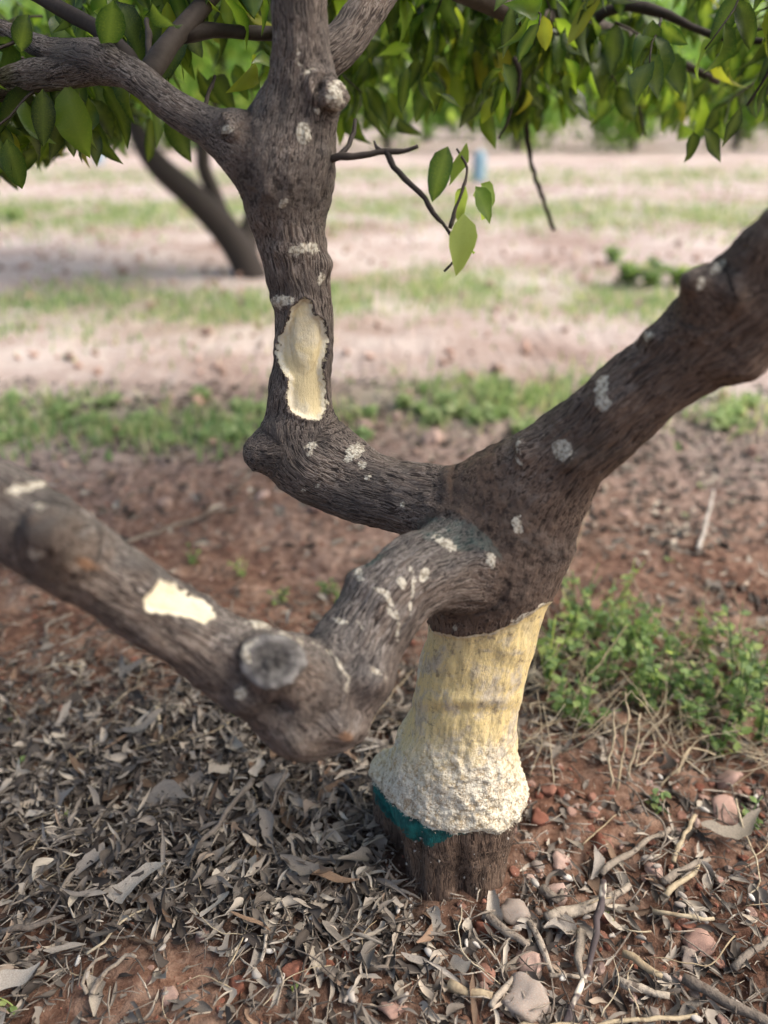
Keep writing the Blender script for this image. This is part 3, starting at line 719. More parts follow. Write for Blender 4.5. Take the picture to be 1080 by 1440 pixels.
while n_in < 560:                                       # the hanging skirt of leaves behind the stem
    X = rng.uniform(-120, 1200); Y = 1.3 + 1.5 * rng.random() ** .8 if X > 430 else rng.uniform(1.15, 1.9)
    if 150 < X < 430 and rng.random() < 0.62: continue
    lim = low_edge(X) + 28 * math.sin(X * .043 + 2 * Y)
    if X > 430 and vnoise(np.array([[X * .012, Y * 2.5, 3.3]]))[0] > .38: continue
    yy = lim - 75 - abs(rng.normal(0, 1)) * 70
    if X > 430 and rng.random() < 0.5: yy = rng.uniform(-170, lim - 70)
    p, t = P(X, yy, Y)
    leafy_twig(p, np.array([rng.normal(0, .6), rng.normal(0, .6), -0.25]), rng.uniform(.10, .2), rng.integers(6, 11), droop=0.9)
    n_in += 1
for k in range(620):                                    # the rest of the crown, overhead and around
    a = rng.uniform(0, 2 * np.pi); rr = 1.5 * math.sqrt(rng.uniform(0.06, 1)); z = rng.uniform(1.15, 2.5)
    if rr > 1.5 * math.sqrt(max(0.05, 1 - ((z - 1.2) / 1.5) ** 2)): continue
    p = np.array([0.1 + rr * math.cos(a), 0.80 + rr * math.sin(a), z])
    if p[1] < 0.5 and (p[2] < 1.45 or p[1] < -.2): continue
    q0, q1, q2 = project(p - np.array([0, 0, 0.22]))
    if q2[0] > 0 and -60 < q0[0] < 1140 and q1[0] > -20: continue
    leafy_twig(p, rng.normal(0, 1, 3) * np.array([1, 1, .4]), rng.uniform(.15, .28), rng.integers(7, 12), droop=0.6, rad=0.003)
# scaffold branches that carry the crown
top_stem = chains[4]['c'][-1]; top_right = [c for c in chains if c['name'] == 'right'][0]['c'][-1]; top_back = [c for c in chains if c['name'] == 'back'][0]['c'][-1]
top_left = [c for c in chains if c['name'] == 'left'][0]['c'][-1]; top_fork = [c for c in chains if c['name'] == 'left_fork'][0]['c'][-1]
def branch(pts, r0, r1, sides=8):
    s = catmull(np.array(pts), 0.03); s = s + 0.006 * np.stack([fbm(s * 9 + k * 31, 2) for k in range(3)], 1)
    if r0 < .007: s = catmull(s, .008); s = s + .0022 * np.stack([fbm(s * 55 + k * 31, 2) for k in range(3)], 1)
    v, f = tube(s, np.linspace(r0, r1, len(s)) * (1 + .30 * fbm(s * (90 if r0 < .007 else 18), 2)), sides)
    return obj('branch', mesh('branch', to_tree(v), f, MAT['dark_wood']), tree)
for end in [(.5, 1.3, 1.9), (-.6, 1.4, 1.8), (.1, 1.9, 1.9), (-.1, .9, 2.3)]:
    e = np.array(end); branch([top_stem - np.array([0, 0, .04]), top_stem * .6 + e * .4 + [0, 0, .12], e], .026, .008)
for end in [(1.3, 1.2, 1.7), (1.5, .9, 1.4), (1.0, 1.7, 1.5)]:
    e = np.array(end); branch([top_right + np.array([-.02, 0, -.02]), top_right * .55 + e * .45 + [0, 0, .1], e], .034, .010)
branch([top_back - np.array([.01, .01, .01]), P(690, 8, 1.45)[0], P(800, 30, 1.6)[0], P(905, 62, 1.75)[0], P(1010, 120, 1.8)[0]], .022, .006)
branch([P(690, 8, 1.45)[0], P(760, -20, 1.7)[0], P(900, -60, 2.0)[0]], .016, .007)
branch([P(830, 38, 1.63)[0], P(880, 10, 1.6)[0], P(1000, 45, 1.55)[0], P(1090, 60, 1.5)[0]], .010, .004)
branch([P(200, 112, 1.06)[0], P(222, 82, 1.10)[0], P(250, 45, 1.14)[0], P(320, -15, 1.2)[0]], .013, .010)
branch([P(248, 48, 1.14)[0], P(300, 44, 1.18)[0], P(400, 55, 1.24)[0]], .011, .007)
branch([P(190, 112, 1.06)[0], P(150, 60, 1.1)[0], P(100, 25, 1.14)[0], P(20, -10, 1.2)[0]], .014, .006)
branch([P(215, 130, 1.05)[0], P(205, 90, 1.09)[0], P(200, 30, 1.15)[0]], .006, .003)
branch([P(225, 150, 1.04)[0], P(270, 165, 1.1)[0], P(300, 110, 1.2)[0]], .004, .002)
branch([P(735, 90, 1.8)[0], P(738, 150, 1.82)[0], P(745, 220, 1.85)[0], P(762, 280, 1.88)[0], P(776, 322, 1.9)[0]], .006, .004)
branch([P(890, 60, 1.7)[0], P(895, 120, 1.72)[0], P(905, 190, 1.74)[0]], .004, .002)
branch([P(1100, 60, 1.35)[0], P(1075, 110, 1.35)[0], P(1048, 150, 1.36)[0]], .003, .0018)
branch([P(722, 80, 1.5)[0], P(730, 110, 1.5)[0], P(715, 165, 1.5)[0], P(700, 195, 1.5)[0]], .004, .002)
# the forked dead twig with its few pale leaves
branch([P(452, 236, .985)[0], P(480, 222, .97)[0], P(520, 217, .965)[0], P(560, 216, .96)[0], P(586, 204, .955)[0]], .0046, .0018)
branch([P(540, 216, .963)[0], P(560, 245, .955)[0], P(595, 283, .945)[0], P(622, 318, .94)[0], P(640, 350, .937)[0], P(634, 368, .935)[0], P(618, 386, .93)[0]], .0033, .0015)
branch([P(478, 224, .97)[0], P(492, 205, .985)[0], P(500, 170, 1.01)[0]], .0035, .0018)
branch([P(632, 325, .94)[0], P(642, 295, .945)[0], P(655, 262, .95)[0], P(658, 235, .955)[0], P(648, 205, .96)[0]], .0022, .0012)
branch([P(532, 216, .963)[0], P(526, 200, .99)[0]], .0028, .0012)
def placed_leaf(me, base, tip, zh, width=1.0, name='leaf'):
    b, t_ = P(*base)[0], P(*tip)[0]; d = t_ - b; L = np.linalg.norm(d)
    rm = basis(d, np.array(zh, float))
    return obj(name, me, tree, M=M4(rm, to_tree(b), (L * 1.08 * width, L * 1.08, L * 1.08)))
for (m, b, t_, zh, wd) in [(YNGM[1], (652, 300, .93), (649, 388, .915), (.35, -1, .3), 1.1), (CITM[0], (630, 206, .95), (606, 280, .945), (-.5, -1, .2), 1.35), (YNGM[0], (655, 262, .95), (640, 310, .97), (-.6, -1, .4), 1.2),
                       (YNGM[0], (656, 200, .96), (636, 262, .97), (.8, -1, .3), .9), (CITM[1], (668, 262, .96), (697, 312, .96), (.5, -1, .6), 1.2), (YNGM[2], (676, 258, .97), (706, 290, .98), (.2, -1, .8), 1.2), (YNGM[1], (665, 275, .96), (690, 300, 1.0), (0, -1, 1), 1.2), (YNGM[0], (648, 330, .945), (670, 352, .99), (0, -1, 1), .8)]:
    placed_leaf(m, b, t_, zh, wd)
for (b, t_, zh, wd) in [((10, 195, 1.1), (30, 272, 1.1), (.3, -1, .2), 1.0), ((95, 118, 1.12), (108, 222, 1.1), (-.2, -1, .2), 1.25), ((60, 125, 1.1), (62, 205, 1.1), (.6, -1, 0), 1.1), ((720, 0, 1.3), (712, 80, 1.3), (.8, -1, .2), 1.0), ((764, 22, 1.35), (768, 72, 1.35), (-.2, -1, .4), 1.2), ((918, 28, 1.35), (908, 102, 1.35), (.2, -1, .2), 1.15),
                    ((1042, 148, 1.36), (1020, 206, 1.36), (.5, -1, .1), 1.0), ((975, 185, 1.4), (972, 232, 1.4), (.3, -1, .3), 1.1), ((990, 180, 1.4), (1016, 226, 1.4), (.2, -1, .3), 1.0), ((215, 5, 1.05), (245, 62, 1.08), (-.5, -1, .5), 1.1), ((160, 0, 1.05), (150, 75, 1.08), (.5, -1, .3), 1.3), ((40, 20, 1.1), (20, 75, 1.1), (.2, -1, .3), 1.2)]:
    placed_leaf(CITM[rng.integers(0, 4)], b, t_, zh, wd)
LP = np.array([l[0] for l in leaves]); LR = np.array([l[1] for l in leaves]); LS = np.array([l[2] for l in leaves])
mid = LP + np.einsum('nij,j->ni', LR, np.array([0, 1.0, 0])) * LS[:, None] * .5
tip = LP + np.einsum('nij,j->ni', LR, np.array([0, 1.0, 0])) * LS[:, None]
a_, b_, dpt = project(mid); ta, tb, td = project(tip)
inview = (dpt > 0) & (a_ > 0) & (a_ < 1080) & (b_ > 0) & (b_ < 1440)
ok = ~((ta > -20) & (ta < 1100) & (td > 0) & (tb > np.interp(ta, [-150, 0, 40, 130, 180, 300, 385, 470, 560, 610, 700, 780, 900, 975, 1050, 1150], [290, 285, 270, 205, 120, 70, 75, 210, 205, 165, 205, 175, 200, 235, 215, 210])))
ok |= (rng.random(len(ok)) < .30) & (tb < 232) & ~((ta > 590) & (ta < 720))
ok &= ~((dpt < 1.02) & inview)
score = np.where(inview & ok, LS / np.maximum(dpt, .1), -1)
top = np.argsort(-score)[:275]; top = top[score[top] > 0]
for k in top:
    obj('leaf', CITM[rng.integers(0, 5)], tree, M=M4(LR[k], to_tree(LP[k]), LS[k] * np.array([rng.uniform(.85, 1.2), 1, 1])))
rest = np.ones(len(LP), bool); rest[top] = False; rest &= ok
ridx = rng.integers(0, 5, rest.sum())
v, f, rn = scatter([(c[0], c[1]) for c in CIT], ridx, LR[rest], LS[rest], to_tree(LP[rest]))
vein = np.concatenate([np.tile(CIT[t][2], int((ridx == t).sum())) for t in range(5) if (ridx == t).any()])
tag(obj('foliage', mesh('foliage', v, f, MAT['leaf'], True, {'rnd': rn, 'vein': vein}), tree), kind='stuff')
def twig_ok(tp):
    e0, e1, e2 = project(tp[0][-1:])
    return not (e2[0] > 0 and -20 < e0[0] < 1100 and e1[0] > low_edge(e0[0]) - 25)
v, f = join([tp for tp in twig_parts if twig_ok(tp)])
tag(obj('twigs', mesh('twigs', to_tree(v), f, MAT['dark_wood']), tree), kind='stuff')

# ------------------------------------------------------------------ other trees
def crown_cloud(center, radii, n, size, hollow=0.35, zmin=None, clumps=26):
    c = rng.normal(0, 1, (clumps, 3)); c /= np.linalg.norm(c, axis=1)[:, None]; c *= rng.uniform(hollow, 0.92, (clumps, 1))
    k = rng.integers(0, clumps, n)
    p = (c[k] + rng.normal(0, 0.17, (n, 3))) * np.array(radii) + np.array(center)
    if zmin is not None: p = p[p[:, 2] > zmin + 0.25 * vnoise(p * 3)]
    n = len(p)
    rots = rot_euler(rng.uniform(-1.6, .3, n), rng.uniform(-.8, .8, n), rng.uniform(0, 6.28, n))
    return scatter([(CIT[1][0], CIT[1][1])], np.zeros(n, int), rots, rng.uniform(*size, n), p)
def chain_tube(pts, sides=10):
    arr = []
    for (a, b, Y, rp) in pts:
        p, t = P(a, b, Y); arr.append([*p, rp * t / F])
    s = catmull(arr, .05); return tube(s[:, :3], s[:, 3], sides)
b2 = G(352, 392)
t2 = thing('citrus_tree', 'blurred citrus tree with a leaning dark trunk growing behind the peeled tree', 'tree', tuple(b2))
Y2 = b2[1]
v, f = chain_tube([(358, 402, Y2, 23), (345, 368, Y2, 22), (318, 325, Y2, 21), (270, 275, Y2 - .05, 19), (225, 235, Y2 - .1, 17), (195, 190, Y2 - .1, 13), (160, 90, Y2, 9), (150, -60, Y2, 6)])
v2, f2 = chain_tube([(325, 335, Y2, 13), (300, 270, Y2 + .1, 11), (285, 215, Y2 + .1, 10), (310, 100, Y2 + .2, 8), (330, -50, Y2 + .2, 5)])
obj('trunk', mesh('trunk', v - b2, f, MAT['dark_wood']), t2); obj('branch', mesh('branch', v2 - b2, f2, MAT['dark_wood']), t2)
v, f = chain_tube([(352, 385, Y2 + .1, 15), (350, 330, Y2 + .2, 14), (365, 270, Y2 + .3, 12), (400, 100, Y2 + .4, 8), (420, -40, Y2 + .4, 5)])
obj('branch', mesh('branch', v - b2, f, MAT['dark_wood']), t2)
v, f, rn = crown_cloud((-1.15, Y2, 2.0), (1.9, 1.3, 1.15), 5600, (.08, .13), .2, .92, 40)
tag(obj('crown', mesh('crown', v - b2, f, MAT['far_leaf'], True, {'rnd': rn}), t2), kind='stuff')
cms = []
for k in range(3):
    v, f, rn = crown_cloud((0, 0, 1.75), (2.0, 1.7, 1.8), 1900, (.22, .38), .3, .06, 50)
    tv, tf = tube(np.array([(0, 0, -.15), (.05, 0, .5), (-.05, .1, 1.1), (.1, 0, 2.2)]), [.13, .11, .10, .04], 8)
    cms.append((mesh('far_crown', v, f, MAT['far_leaf'], True, {'rnd': rn}), mesh('far_trunk', tv, tf, MAT['dark_wood'])))
i = 0
for (Yr, n, sp, off) in [(25, 13, 3.3, 0), (33, 13, 4.0, 1.3)]:
    for k in range(n):
        x = (k - (n - 1) / 2) * sp + off + rng.uniform(-.5, .5); y = Yr + rng.uniform(-1, 1)
        t = thing('citrus_tree', 'round green citrus tree in the far orchard row' if Yr < 30 else 'citrus tree standing one row behind the far orchard row', 'tree', (x, y, float(ground_z(x, y))), 'first far orchard row' if Yr < 30 else 'second far orchard row')
        s = rng.uniform(.9, 1.15) * (1.0 if Yr < 30 else 1.35); t.scale = (s, s, s * rng.uniform(.92, 1.1)); t.rotation_euler.z = rng.uniform(0, 6.28)
        obj('trunk', cms[i % 3][1], t); tag(obj('crown', cms[i % 3][0], t), kind='stuff'); i += 1

# ------------------------------------------------------------------ far small things on the field
def lathe(prof, n=16):
    a = np.linspace(0, 2 * np.pi, n, endpoint=False); v, f = [], []
    for (r, z) in prof: v += [(r * math.cos(t), r * math.sin(t), z) for t in a]
    for k in range(len(prof) - 1):
        for s in range(n):
            s2 = (s + 1) % n; f += [(k * n + s, k * n + s2, (k + 1) * n + s2), (k * n + s, (k + 1) * n + s2, (k + 1) * n + s)]
    return np.array(v), np.array(f)
for (a, b, wd, ht, lab) in [(673, 256, 17, 40, 'pale blue plastic canister standing on the bare field soil'), (140, 232, 12, 20, 'blue-grey canister on the field before the far orchard row')]:
    p = G(a, b); t = np.linalg.norm(p - np.array([0, 0, H])) ; s = t / F
    r_, h_ = wd * s / 2, ht * s; p[2] = float(ground_z(p[0], p[1]))
    c = thing('canister', lab, 'canister', tuple(p))
    v, f = lathe([(0.001, 0), (r_, 0), (r_, h_ * .08), (r_ * .95, h_ * .1), (r_, h_ * .5), (r_, h_ * .78), (r_ * .6, h_ * .9), (r_ * .35, h_ * .93)]); obj('body', mesh('canister_body', v, f, MAT['blue']), c)
    v, f = lathe([(r_ * .36, h_ * .92), (r_ * .36, h_), (.001, h_)]); obj('cap', mesh('canister_cap', v, f, MAT['white']), c)
p = G(1088, 402); p[2] = float(ground_z(p[0], p[1]))
ps = thing('post', 'pale whitewashed post standing in the field behind the thick brown limb', 'post', tuple(p))
v, f = tube(catmull(np.array([(0, 0, -.05), (0, 0, .2), (-.015, 0, .45), (-.02, 0, .52)]), .05), np.array([.085] * 12)[:len(catmull(np.array([(0, 0, -.05), (0, 0, .2), (-.015, 0, .45), (-.02, 0, .52)]), .05))] if False else np.linspace(.095, .05, len(catmull(np.array([(0, 0, -.05), (0, 0, .2), (-.015, 0, .45), (-.02, 0, .52)]), .05))), 12)
obj('sleeve', mesh('sleeve', v, f, MAT['white']), ps)
v, f = tube(catmull(np.array([(-.02, 0, .45), (-.01, 0, .8), (.0, 0, 1.15)]), .08), np.linspace(.03, .022, len(catmull(np.array([(-.02, 0, .45), (-.01, 0, .8), (.0, 0, 1.15)]), .08))), 8)
obj('stake', mesh('stake', v, f, MAT['white']), ps)

# ------------------------------------------------------------------ grass strips
def blades(n, area, hgt, wd, lean=.5):
    x, y = area(n); n = len(x); z = ground_z(x, y)
    a = rng.uniform(0, 6.28, n); h = rng.uniform(*hgt, n); w_ = rng.uniform(*wd, n); le = rng.uniform(.1, lean, n) * h
    dx, dy = np.cos(a), np.sin(a); b = rng.uniform(0, 6.28, n)
    sx, sy = np.cos(b) * w_, np.sin(b) * w_
    V = np.empty((n, 5, 3)); base = np.stack([x, y, z - .004], 1)
    V[:, 0] = base + np.stack([-sx, -sy, 0 * x], 1); V[:, 1] = base + np.stack([sx, sy, 0 * x], 1)
    m = base + np.stack([dx * le * .35, dy * le * .35, h * .6], 1)
    V[:, 2] = m + np.stack([-sx, -sy, 0 * x], 1) * .8; V[:, 3] = m + np.stack([sx, sy, 0 * x], 1) * .8
    V[:, 4] = base + np.stack([dx * le, dy * le, h], 1)
    f = np.array([(0, 1, 3), (0, 3, 2), (2, 3, 4)])
    return V.reshape(-1, 3), (f[None] + (np.arange(n) * 5)[:, None, None]).reshape(-1, 3), np.repeat(rng.random(n), 5)
def strip(y0, sdv, xr, patchy=1.0, fade=.35):
    def area(n):
        x = rng.uniform(-xr, xr, n); wob = fade * np.sin(x * 1.1 + 1) + .57 * fade * np.sin(x * 2.7)
        y = y0 + wob + rng.normal(0, sdv, n)
        k = vnoise(np.stack([x * 2.2, y * 2.2, 0 * x + y0], 1)) + .6 * vnoise(np.stack([x * 7, y * 7, 0 * x], 1)) > rng.normal(0.05, .25, n) * patchy
        return x[k], y[k]
    return area
for (nm, lab, n, y0, sdv, xr, hg, wdd, fd) in [('grass', 'low green weeds and grass in a strip across the field', 11000, 2.62, .15, 2.6, (.02, .075), (.003, .007), .12),
        ('grass', 'thin green grass strip further out on the field', 15000, 4.35, .42, 4.5, (.02, .07), (.004, .008), .35), ('grass', 'pale green grass strip before the far soil bank', 20000, 8.8, .9, 9, (.03, .09), (.006, .012), .35), ('grass', 'faint grass patches near the far orchard row', 9000, 14.5, 1.2, 14, (.04, .10), (.01, .018), .35)]:
    v, f, rn = blades(n, strip(y0, sdv, xr, 1.0, fd), hg, wdd)
    tag(obj(nm, mesh('grass', v, f, MAT['grass'], True, {'rnd': rn}), None), lab, 'grass', kind='stuff')

# ------------------------------------------------------------------ broad-leaved weeds
MAT['strip_weed'] = leaf_material('strip_weed_leaf', [(0, (0.16, 0.25, 0.11)), (0.5, (0.28, 0.38, 0.17)), (1, (0.44, 0.48, 0.28))], (1.7, 1.7, 1.3), 0.6, 0.25)
WL = [leaf_shape(1, .75, .2 * k, .15, 4, .1, seed=20 + k) for k in range(3)]
WLM = [mesh('weed_leaf', v, f, MAT['weed'], True, {'vein': ve}) for v, f, ve in WL]
def weed(name, label, cat, base, hgt, spread, nst, nleaf, lsize, group, parts=True, mat='weed'):
    z = float(ground_z(base[0], base[1])); o = thing(name, label, cat, (base[0], base[1], z), group)
    st, loc, rot, sz = [], [], [], []
    for s in range(nst):
        a = rng.uniform(0, 6.28); out = rng.uniform(.2, 1) * spread; h = hgt * rng.uniform(.55, 1)
        pts = catmull(np.array([(0, 0, -.01), (out * .35 * math.cos(a), out * .35 * math.sin(a), h * .55), (out * math.cos(a), out * math.sin(a), h)]) + rng.normal(0, .004, (3, 3)) * np.array([[0], [1], [1]]), .02)
        st.append(tube(pts, np.linspace(.0016, .0007, len(pts)), 4))
        for j in range(max(2, nleaf // nst)):
            t = rng.uniform(.25, 1.0); k = min(int(t * (len(pts) - 1)), len(pts) - 2)
            aa = rng.uniform(0, 6.28); d = np.array([math.cos(aa), math.sin(aa), rng.uniform(-.25, .7)])
            loc.append(pts[k]); rot.append(basis(d, np.array([0, 0, 1.]) + rng.normal(0, .35, 3))); sz.append(rng.uniform(*lsize))
    v, f = join(st); obj('stem', mesh('weed_stem', v, f, MAT[mat]), o)
    loc, rot, sz = np.array(loc), np.array(rot), np.array(sz)
    order = np.argsort(-sz); npart = min(len(order), 16) if parts else 0
    for k in order[:npart]: obj('leaf', WLM[rng.integers(0, 3)], o, M=M4(rot[k], loc[k], sz[k]))
    r_ = order[npart:]
    if len(r_):
        v, f, rn = scatter([(w_[0], w_[1]) for w_ in WL], rng.integers(0, 3, len(r_)), rot[r_], sz[r_], loc[r_])
        tag(obj('foliage', mesh('weed_foliage', v, f, MAT[mat], True, {'rnd': rn}), o), kind='stuff')
    return o
for (a, b) in [(800, 905), (835, 880), (865, 905), (900, 930), (880, 960), (850, 950), (930, 965), (965, 950), (1000, 970), (1040, 985), (1065, 950), (940, 905), (985, 900), (770, 950), (1030, 915), (790, 985), (1070, 1010), (1010, 1020), (820, 1000), (805, 870), (860, 865), (830, 930), (885, 900), (910, 975), (960, 985), (1050, 955), (780, 920), (900, 880), (1020, 950)]:
    weed('weed', 'bushy small-leaved green weed in the clump beside the peeled trunk', 'weed', G(a, b + 30), rng.uniform(.08, .18), .065, 7, 42, (.012, .023), 'weeds clumped beside the trunk')
for (a, b, h, lab) in [(920, 1135, .05, 'low green weed among red stones in front of the weed clump'), (1065, 1160, .05, 'small green weed beside the pinkish stone pair'), (340, 812, .045, 'small bright weed alone on the red soil'), (395, 850, .04, 'two-leaved weed sprout beside the red-soil weed'), (458, 835, .05, 'dark leafy weed under the dark elbowed limb'), (478, 850, .035, 'pale yellow-green sprout touching the sagging limb'), (340, 1018, .04, 'weed half hidden below the sagging limb'), (275, 795, .03, 'tiny weed on red soil with three leaves')]:
    weed('weed', lab, 'weed', G(a, b), h, .03, 5, 24, (.010, .018), None)
for (a, b, sx) in [(880, 405, .16), (915, 408, .18), (950, 405, .13), (860, 372, .12), (20, 318, .14), (10, 610, .08), (620, 600, .07), (700, 615, .09), (660, 610, .08), (740, 605, .07), (250, 600, .06), (290, 605, .07), (330, 600, .06), (60, 590, .08), (110, 595, .07), (180, 590, .07), (1040, 605, .08), (1000, 590, .07), (520, 610, .05), (380, 590, .06), (590, 590, .07), (640, 580, .07), (680, 590, .08), (720, 590, .07), (760, 600, .06), (610, 575, .06), (490, 600, .06), (270, 585, .07), (310, 590, .07), (30, 575, .09), (85, 575, .08), (140, 580, .07), (220, 585, .06), (1065, 590, .08), (350, 575, .06)]:
    far = b < 450
    weed('weed', 'dark green weed bush out on the bare field' if far else 'leafy light green weed in the first grass strip', 'weed', G(a + rng.uniform(-30, 30) * (not far), b + rng.uniform(-28, 22) * (not far)), sx * (1.0 if far else .62), sx * (1 if far else rng.uniform(.6, 1.5)), 10, 130 if far else 70, (.04, .07) if far else (.022, .04), 'weed bushes on the field' if far else 'weeds in the first grass strip', False, 'weed' if far else 'strip_weed')
for (a, b) in [(100, 1165), (965, 735), (985, 690), (940, 800), (270, 780), (410, 1405), (860, 1290), (8, 1430), (55, 1085), (20, 1010), (490, 1220), (975, 1330), (30, 1075)]:
    weed('seedling', 'tiny green seedling poking through the litter', 'seedling', G(a, b), .022, .012, 2, 5, (.009, .015), 'seedlings in the litter')

# ------------------------------------------------------------------ stones
def stone_shape(seed, sub=2, flat=.65, rough=.22):
    import bmesh
    bm = bmesh.new(); bmesh.ops.create_icosphere(bm, subdivisions=sub, radius=.5)
    v = np.array([q.co[:] for q in bm.verts]); f = np.array([[q.index for q in t.verts] for t in bm.faces]); bm.free()
    r = np.random.default_rng(seed); nrm = v / .5
    for k in range(7):                                   # chop flat faces
        n = r.normal(0, 1, 3); n /= np.linalg.norm(n); dcut = r.uniform(.30, .44)
        e = np.maximum(v @ n - dcut, 0); v = v - e[:, None] * n
    v = v * (1 + rough * fbm(nrm * 1.7 + seed * 3.1, 3)[:, None] + (.05 * fbm(nrm * 9 + seed, 2)[:, None] if sub > 2 else 0))
    return v * np.array([1, r.uniform(.7, .95), flat]), f
MAT['clod'] = simple('clod', [(0, (0.26, 0.17, 0.13)), (1, (0.42, 0.31, 0.26))], 25, 0.95, 0.6, 0.004)
ST = [stone_shape(k) for k in range(8)]
STS = [stone_shape(k + 20, 1) for k in range(5)]
ST3 = [stone_shape(k + 40, 3, .55, .24) for k in range(8)]
BIG = {c: [mesh('stone', v, f, MAT[c], True) for v, f in ST3] for c in ('stone_red', 'stone_pink', 'stone_pale')}
STM = {c: [mesh('stone', v, f, MAT[c], False) for v, f in ST] for c in ('stone_red', 'stone_pink', 'stone_pale')}
def put_stone(a, b, wpx, col, label, group=None, tall=1.0, name='stone'):
    p = G(a, b); t = np.linalg.norm(p - np.array([0, 0, H])); s = wpx * t / F * 1.0
    p[2] = float(ground_z(p[0], p[1])) + s * .20
    rot = rot_euler(rng.normal(0, .25, 1), rng.normal(0, .25, 1), rng.uniform(0, 6.28, 1))[0]
    o = obj(name, BIG[col][rng.integers(0, 8)], None, M=M4(rot, p, s * np.array([1, tall, tall]))); tag(o, label, 'stone', group); return o
for (a, b, w_, c, lab) in [(300, 1140, 46, 'stone_red', 'pitted rust-red clod lying among grey dry leaves'), (1018, 1142, 52, 'stone_pink', 'largest pinkish stone beside the weed clump'), (1022, 1096, 38, 'stone_pink', 'squarish pinkish-brown stone under the weeds'), (725, 1290, 42, 'stone_pale', 'pale pink stone just in front of the trunk foot'), (789, 1218, 30, 'stone_pink', 'pinkish stone on red soil beside the trunk base'), (780, 1260, 30, 'stone_pink', 'flat-topped pinkish stone in front of the soil patch'), (742, 1356, 40, 'stone_pink', 'wedge-shaped pink-grey stone among sticks'), (735, 1412, 62, 'stone_pale', 'large smooth pale oblong stone among sticks'), (682, 1376, 30, 'stone_red', 'brown cube-like stone next to the oblong stone'), (685, 1312, 30, 'stone_red', 'reddish stone below the trunk foot'), (240, 1410, 24, 'stone_pink', 'pinkish pebble on the bare dark soil patch'), (288, 1322, 26, 'stone_pink', 'pale brown pebble at the rim of the dark soil patch'), (335, 1396, 26, 'stone_red', 'brown pebble at the edge of the litter'), (418, 1380, 40, 'stone_red', 'orange-red stone in the litter beside two green leaflets'), (460, 1376, 26, 'stone_red', 'red-brown pebble next to the orange-red stone'), (985, 1325, 40, 'stone_pink', 'rose-grey stone among litter and pale sticks'), (970, 1348, 30, 'stone_pale', 'grey-tan pebble touching the rose-grey stone'), (555, 1432, 34, 'stone_pink', 'rounded pinkish stone in front of the pale bark piece'), (608, 622, 34, 'stone_pink', 'flat tan stone in the first grass strip'), (770, 1120, 26, 'stone_red', 'rust-red stone on soil beside the cream crust'), (840, 1190, 24, 'stone_red', 'chunky red stone on the soil patch'), (850, 1195, 22, 'stone_red', 'small red stone touching the chunky red stone'), (832, 1150, 20, 'stone_red', 'oval red-brown stone on the soil patch'), (828, 1170, 17, 'stone_red', 'little rust stone on the soil patch'), (918, 1232, 26, 'stone_pink', 'pinkish stone beside the grey split stick'), (965, 1300, 20, 'stone_red', 'small rust stone behind the rose-grey stone'), (760, 1158, 34, 'stone_red', 'broad flat red clod beside the cream crust')]:
    put_stone(a, b, w_, c, lab)
# smaller stones, scattered
def scatter_xy(n, x0, x1, y0, y1, prob):
    out = []
    while len(out) < n:
        x, y = rng.uniform(x0, x1, n * 3), rng.uniform(y0, y1, n * 3)
        a, b, d_ = project(np.stack([x, y, 0 * x], 1))
        k = rng.random(len(x)) < prob(a, b, x, y)
        out += list(zip(x[k], y[k]))
    return np.array(out[:n])
def soil_prob(a, b, x, y): return np.clip(1.05 - litter_density(a, b, x, y), .08, 1) * np.where((a > 700) & (b > 1050), 1.0, .45)
sp_ = np.vstack([scatter_xy(120, -.75, .8, .42, 1.5, soil_prob), scatter_xy(170, .1, .6, .5, .95, soil_prob)])
for (x, y) in sp_:
    c = ['stone_red', 'stone_pink', 'stone_red', 'stone_pale'][rng.integers(0, 4)]; s = rng.uniform(.008, .021)
    rot = rot_euler(rng.normal(0, .3, 1), rng.normal(0, .3, 1), rng.uniform(0, 6.28, 1))[0]
    o = obj('pebble', STM[c][rng.integers(0, 8)], None, M=M4(rot, (x, y, float(ground_z(x, y)) + s * .3), s))
    tag(o, {'stone_red': 'small rust-red pebble scattered on the soil', 'stone_pink': 'small pinkish pebble scattered on the soil', 'stone_pale': 'small pale grey pebble scattered on the soil'}[c], 'pebble', {'stone_red': 'rust-red pebbles', 'stone_pink': 'pinkish pebbles', 'stone_pale': 'pale grey pebbles'}[c])
def gravel(n, x0, x1, y0, y1, prob, sz, mat, nm, lab):
    q = scatter_xy(n, x0, x1, y0, y1, prob); z = ground_z(q[:, 0], q[:, 1]); s = rng.uniform(0, 1, n) ** 2.2 * (sz[1] - sz[0]) + sz[0]
    rot = rot_euler(rng.normal(0, .5, n), rng.normal(0, .5, n), rng.uniform(0, 6.28, n))
    v, f, rn = scatter(STS, rng.integers(0, 5, n), rot, s, np.stack([q[:, 0], q[:, 1], z + s * .25 + .002], 1))
    tag(obj(nm, mesh(nm, v, f, MAT[mat], False, {'rnd': rn}), None), lab, 'gravel', kind='stuff')
gravel(5200, -1.2, 1.2, .3, 2.2, lambda a, b, x, y: np.full(len(x), .6), (.002, .011), 'stone_red', 'soil_crumbs', 'loose red-brown soil crumbs over the ground')
gravel(2200, -1.2, 1.2, .3, 2.2, soil_prob, (.003, .012), 'stone_pink', 'gravel', 'fine pinkish gravel over the near ground')
gravel(1600, -4.5, 4.5, 1.8, 8, lambda a, b, x, y: np.full(len(x), .8), (.012, .06), 'stone_pink', 'field_gravel', 'pinkish stones strewn over the field')
gravel(420, -6, 6, 2.0, 11, lambda a, b, x, y: np.full(len(x), .8), (.012, .05), 'stone_pale', 'pale_gravel', 'pale stones strewn over the field')
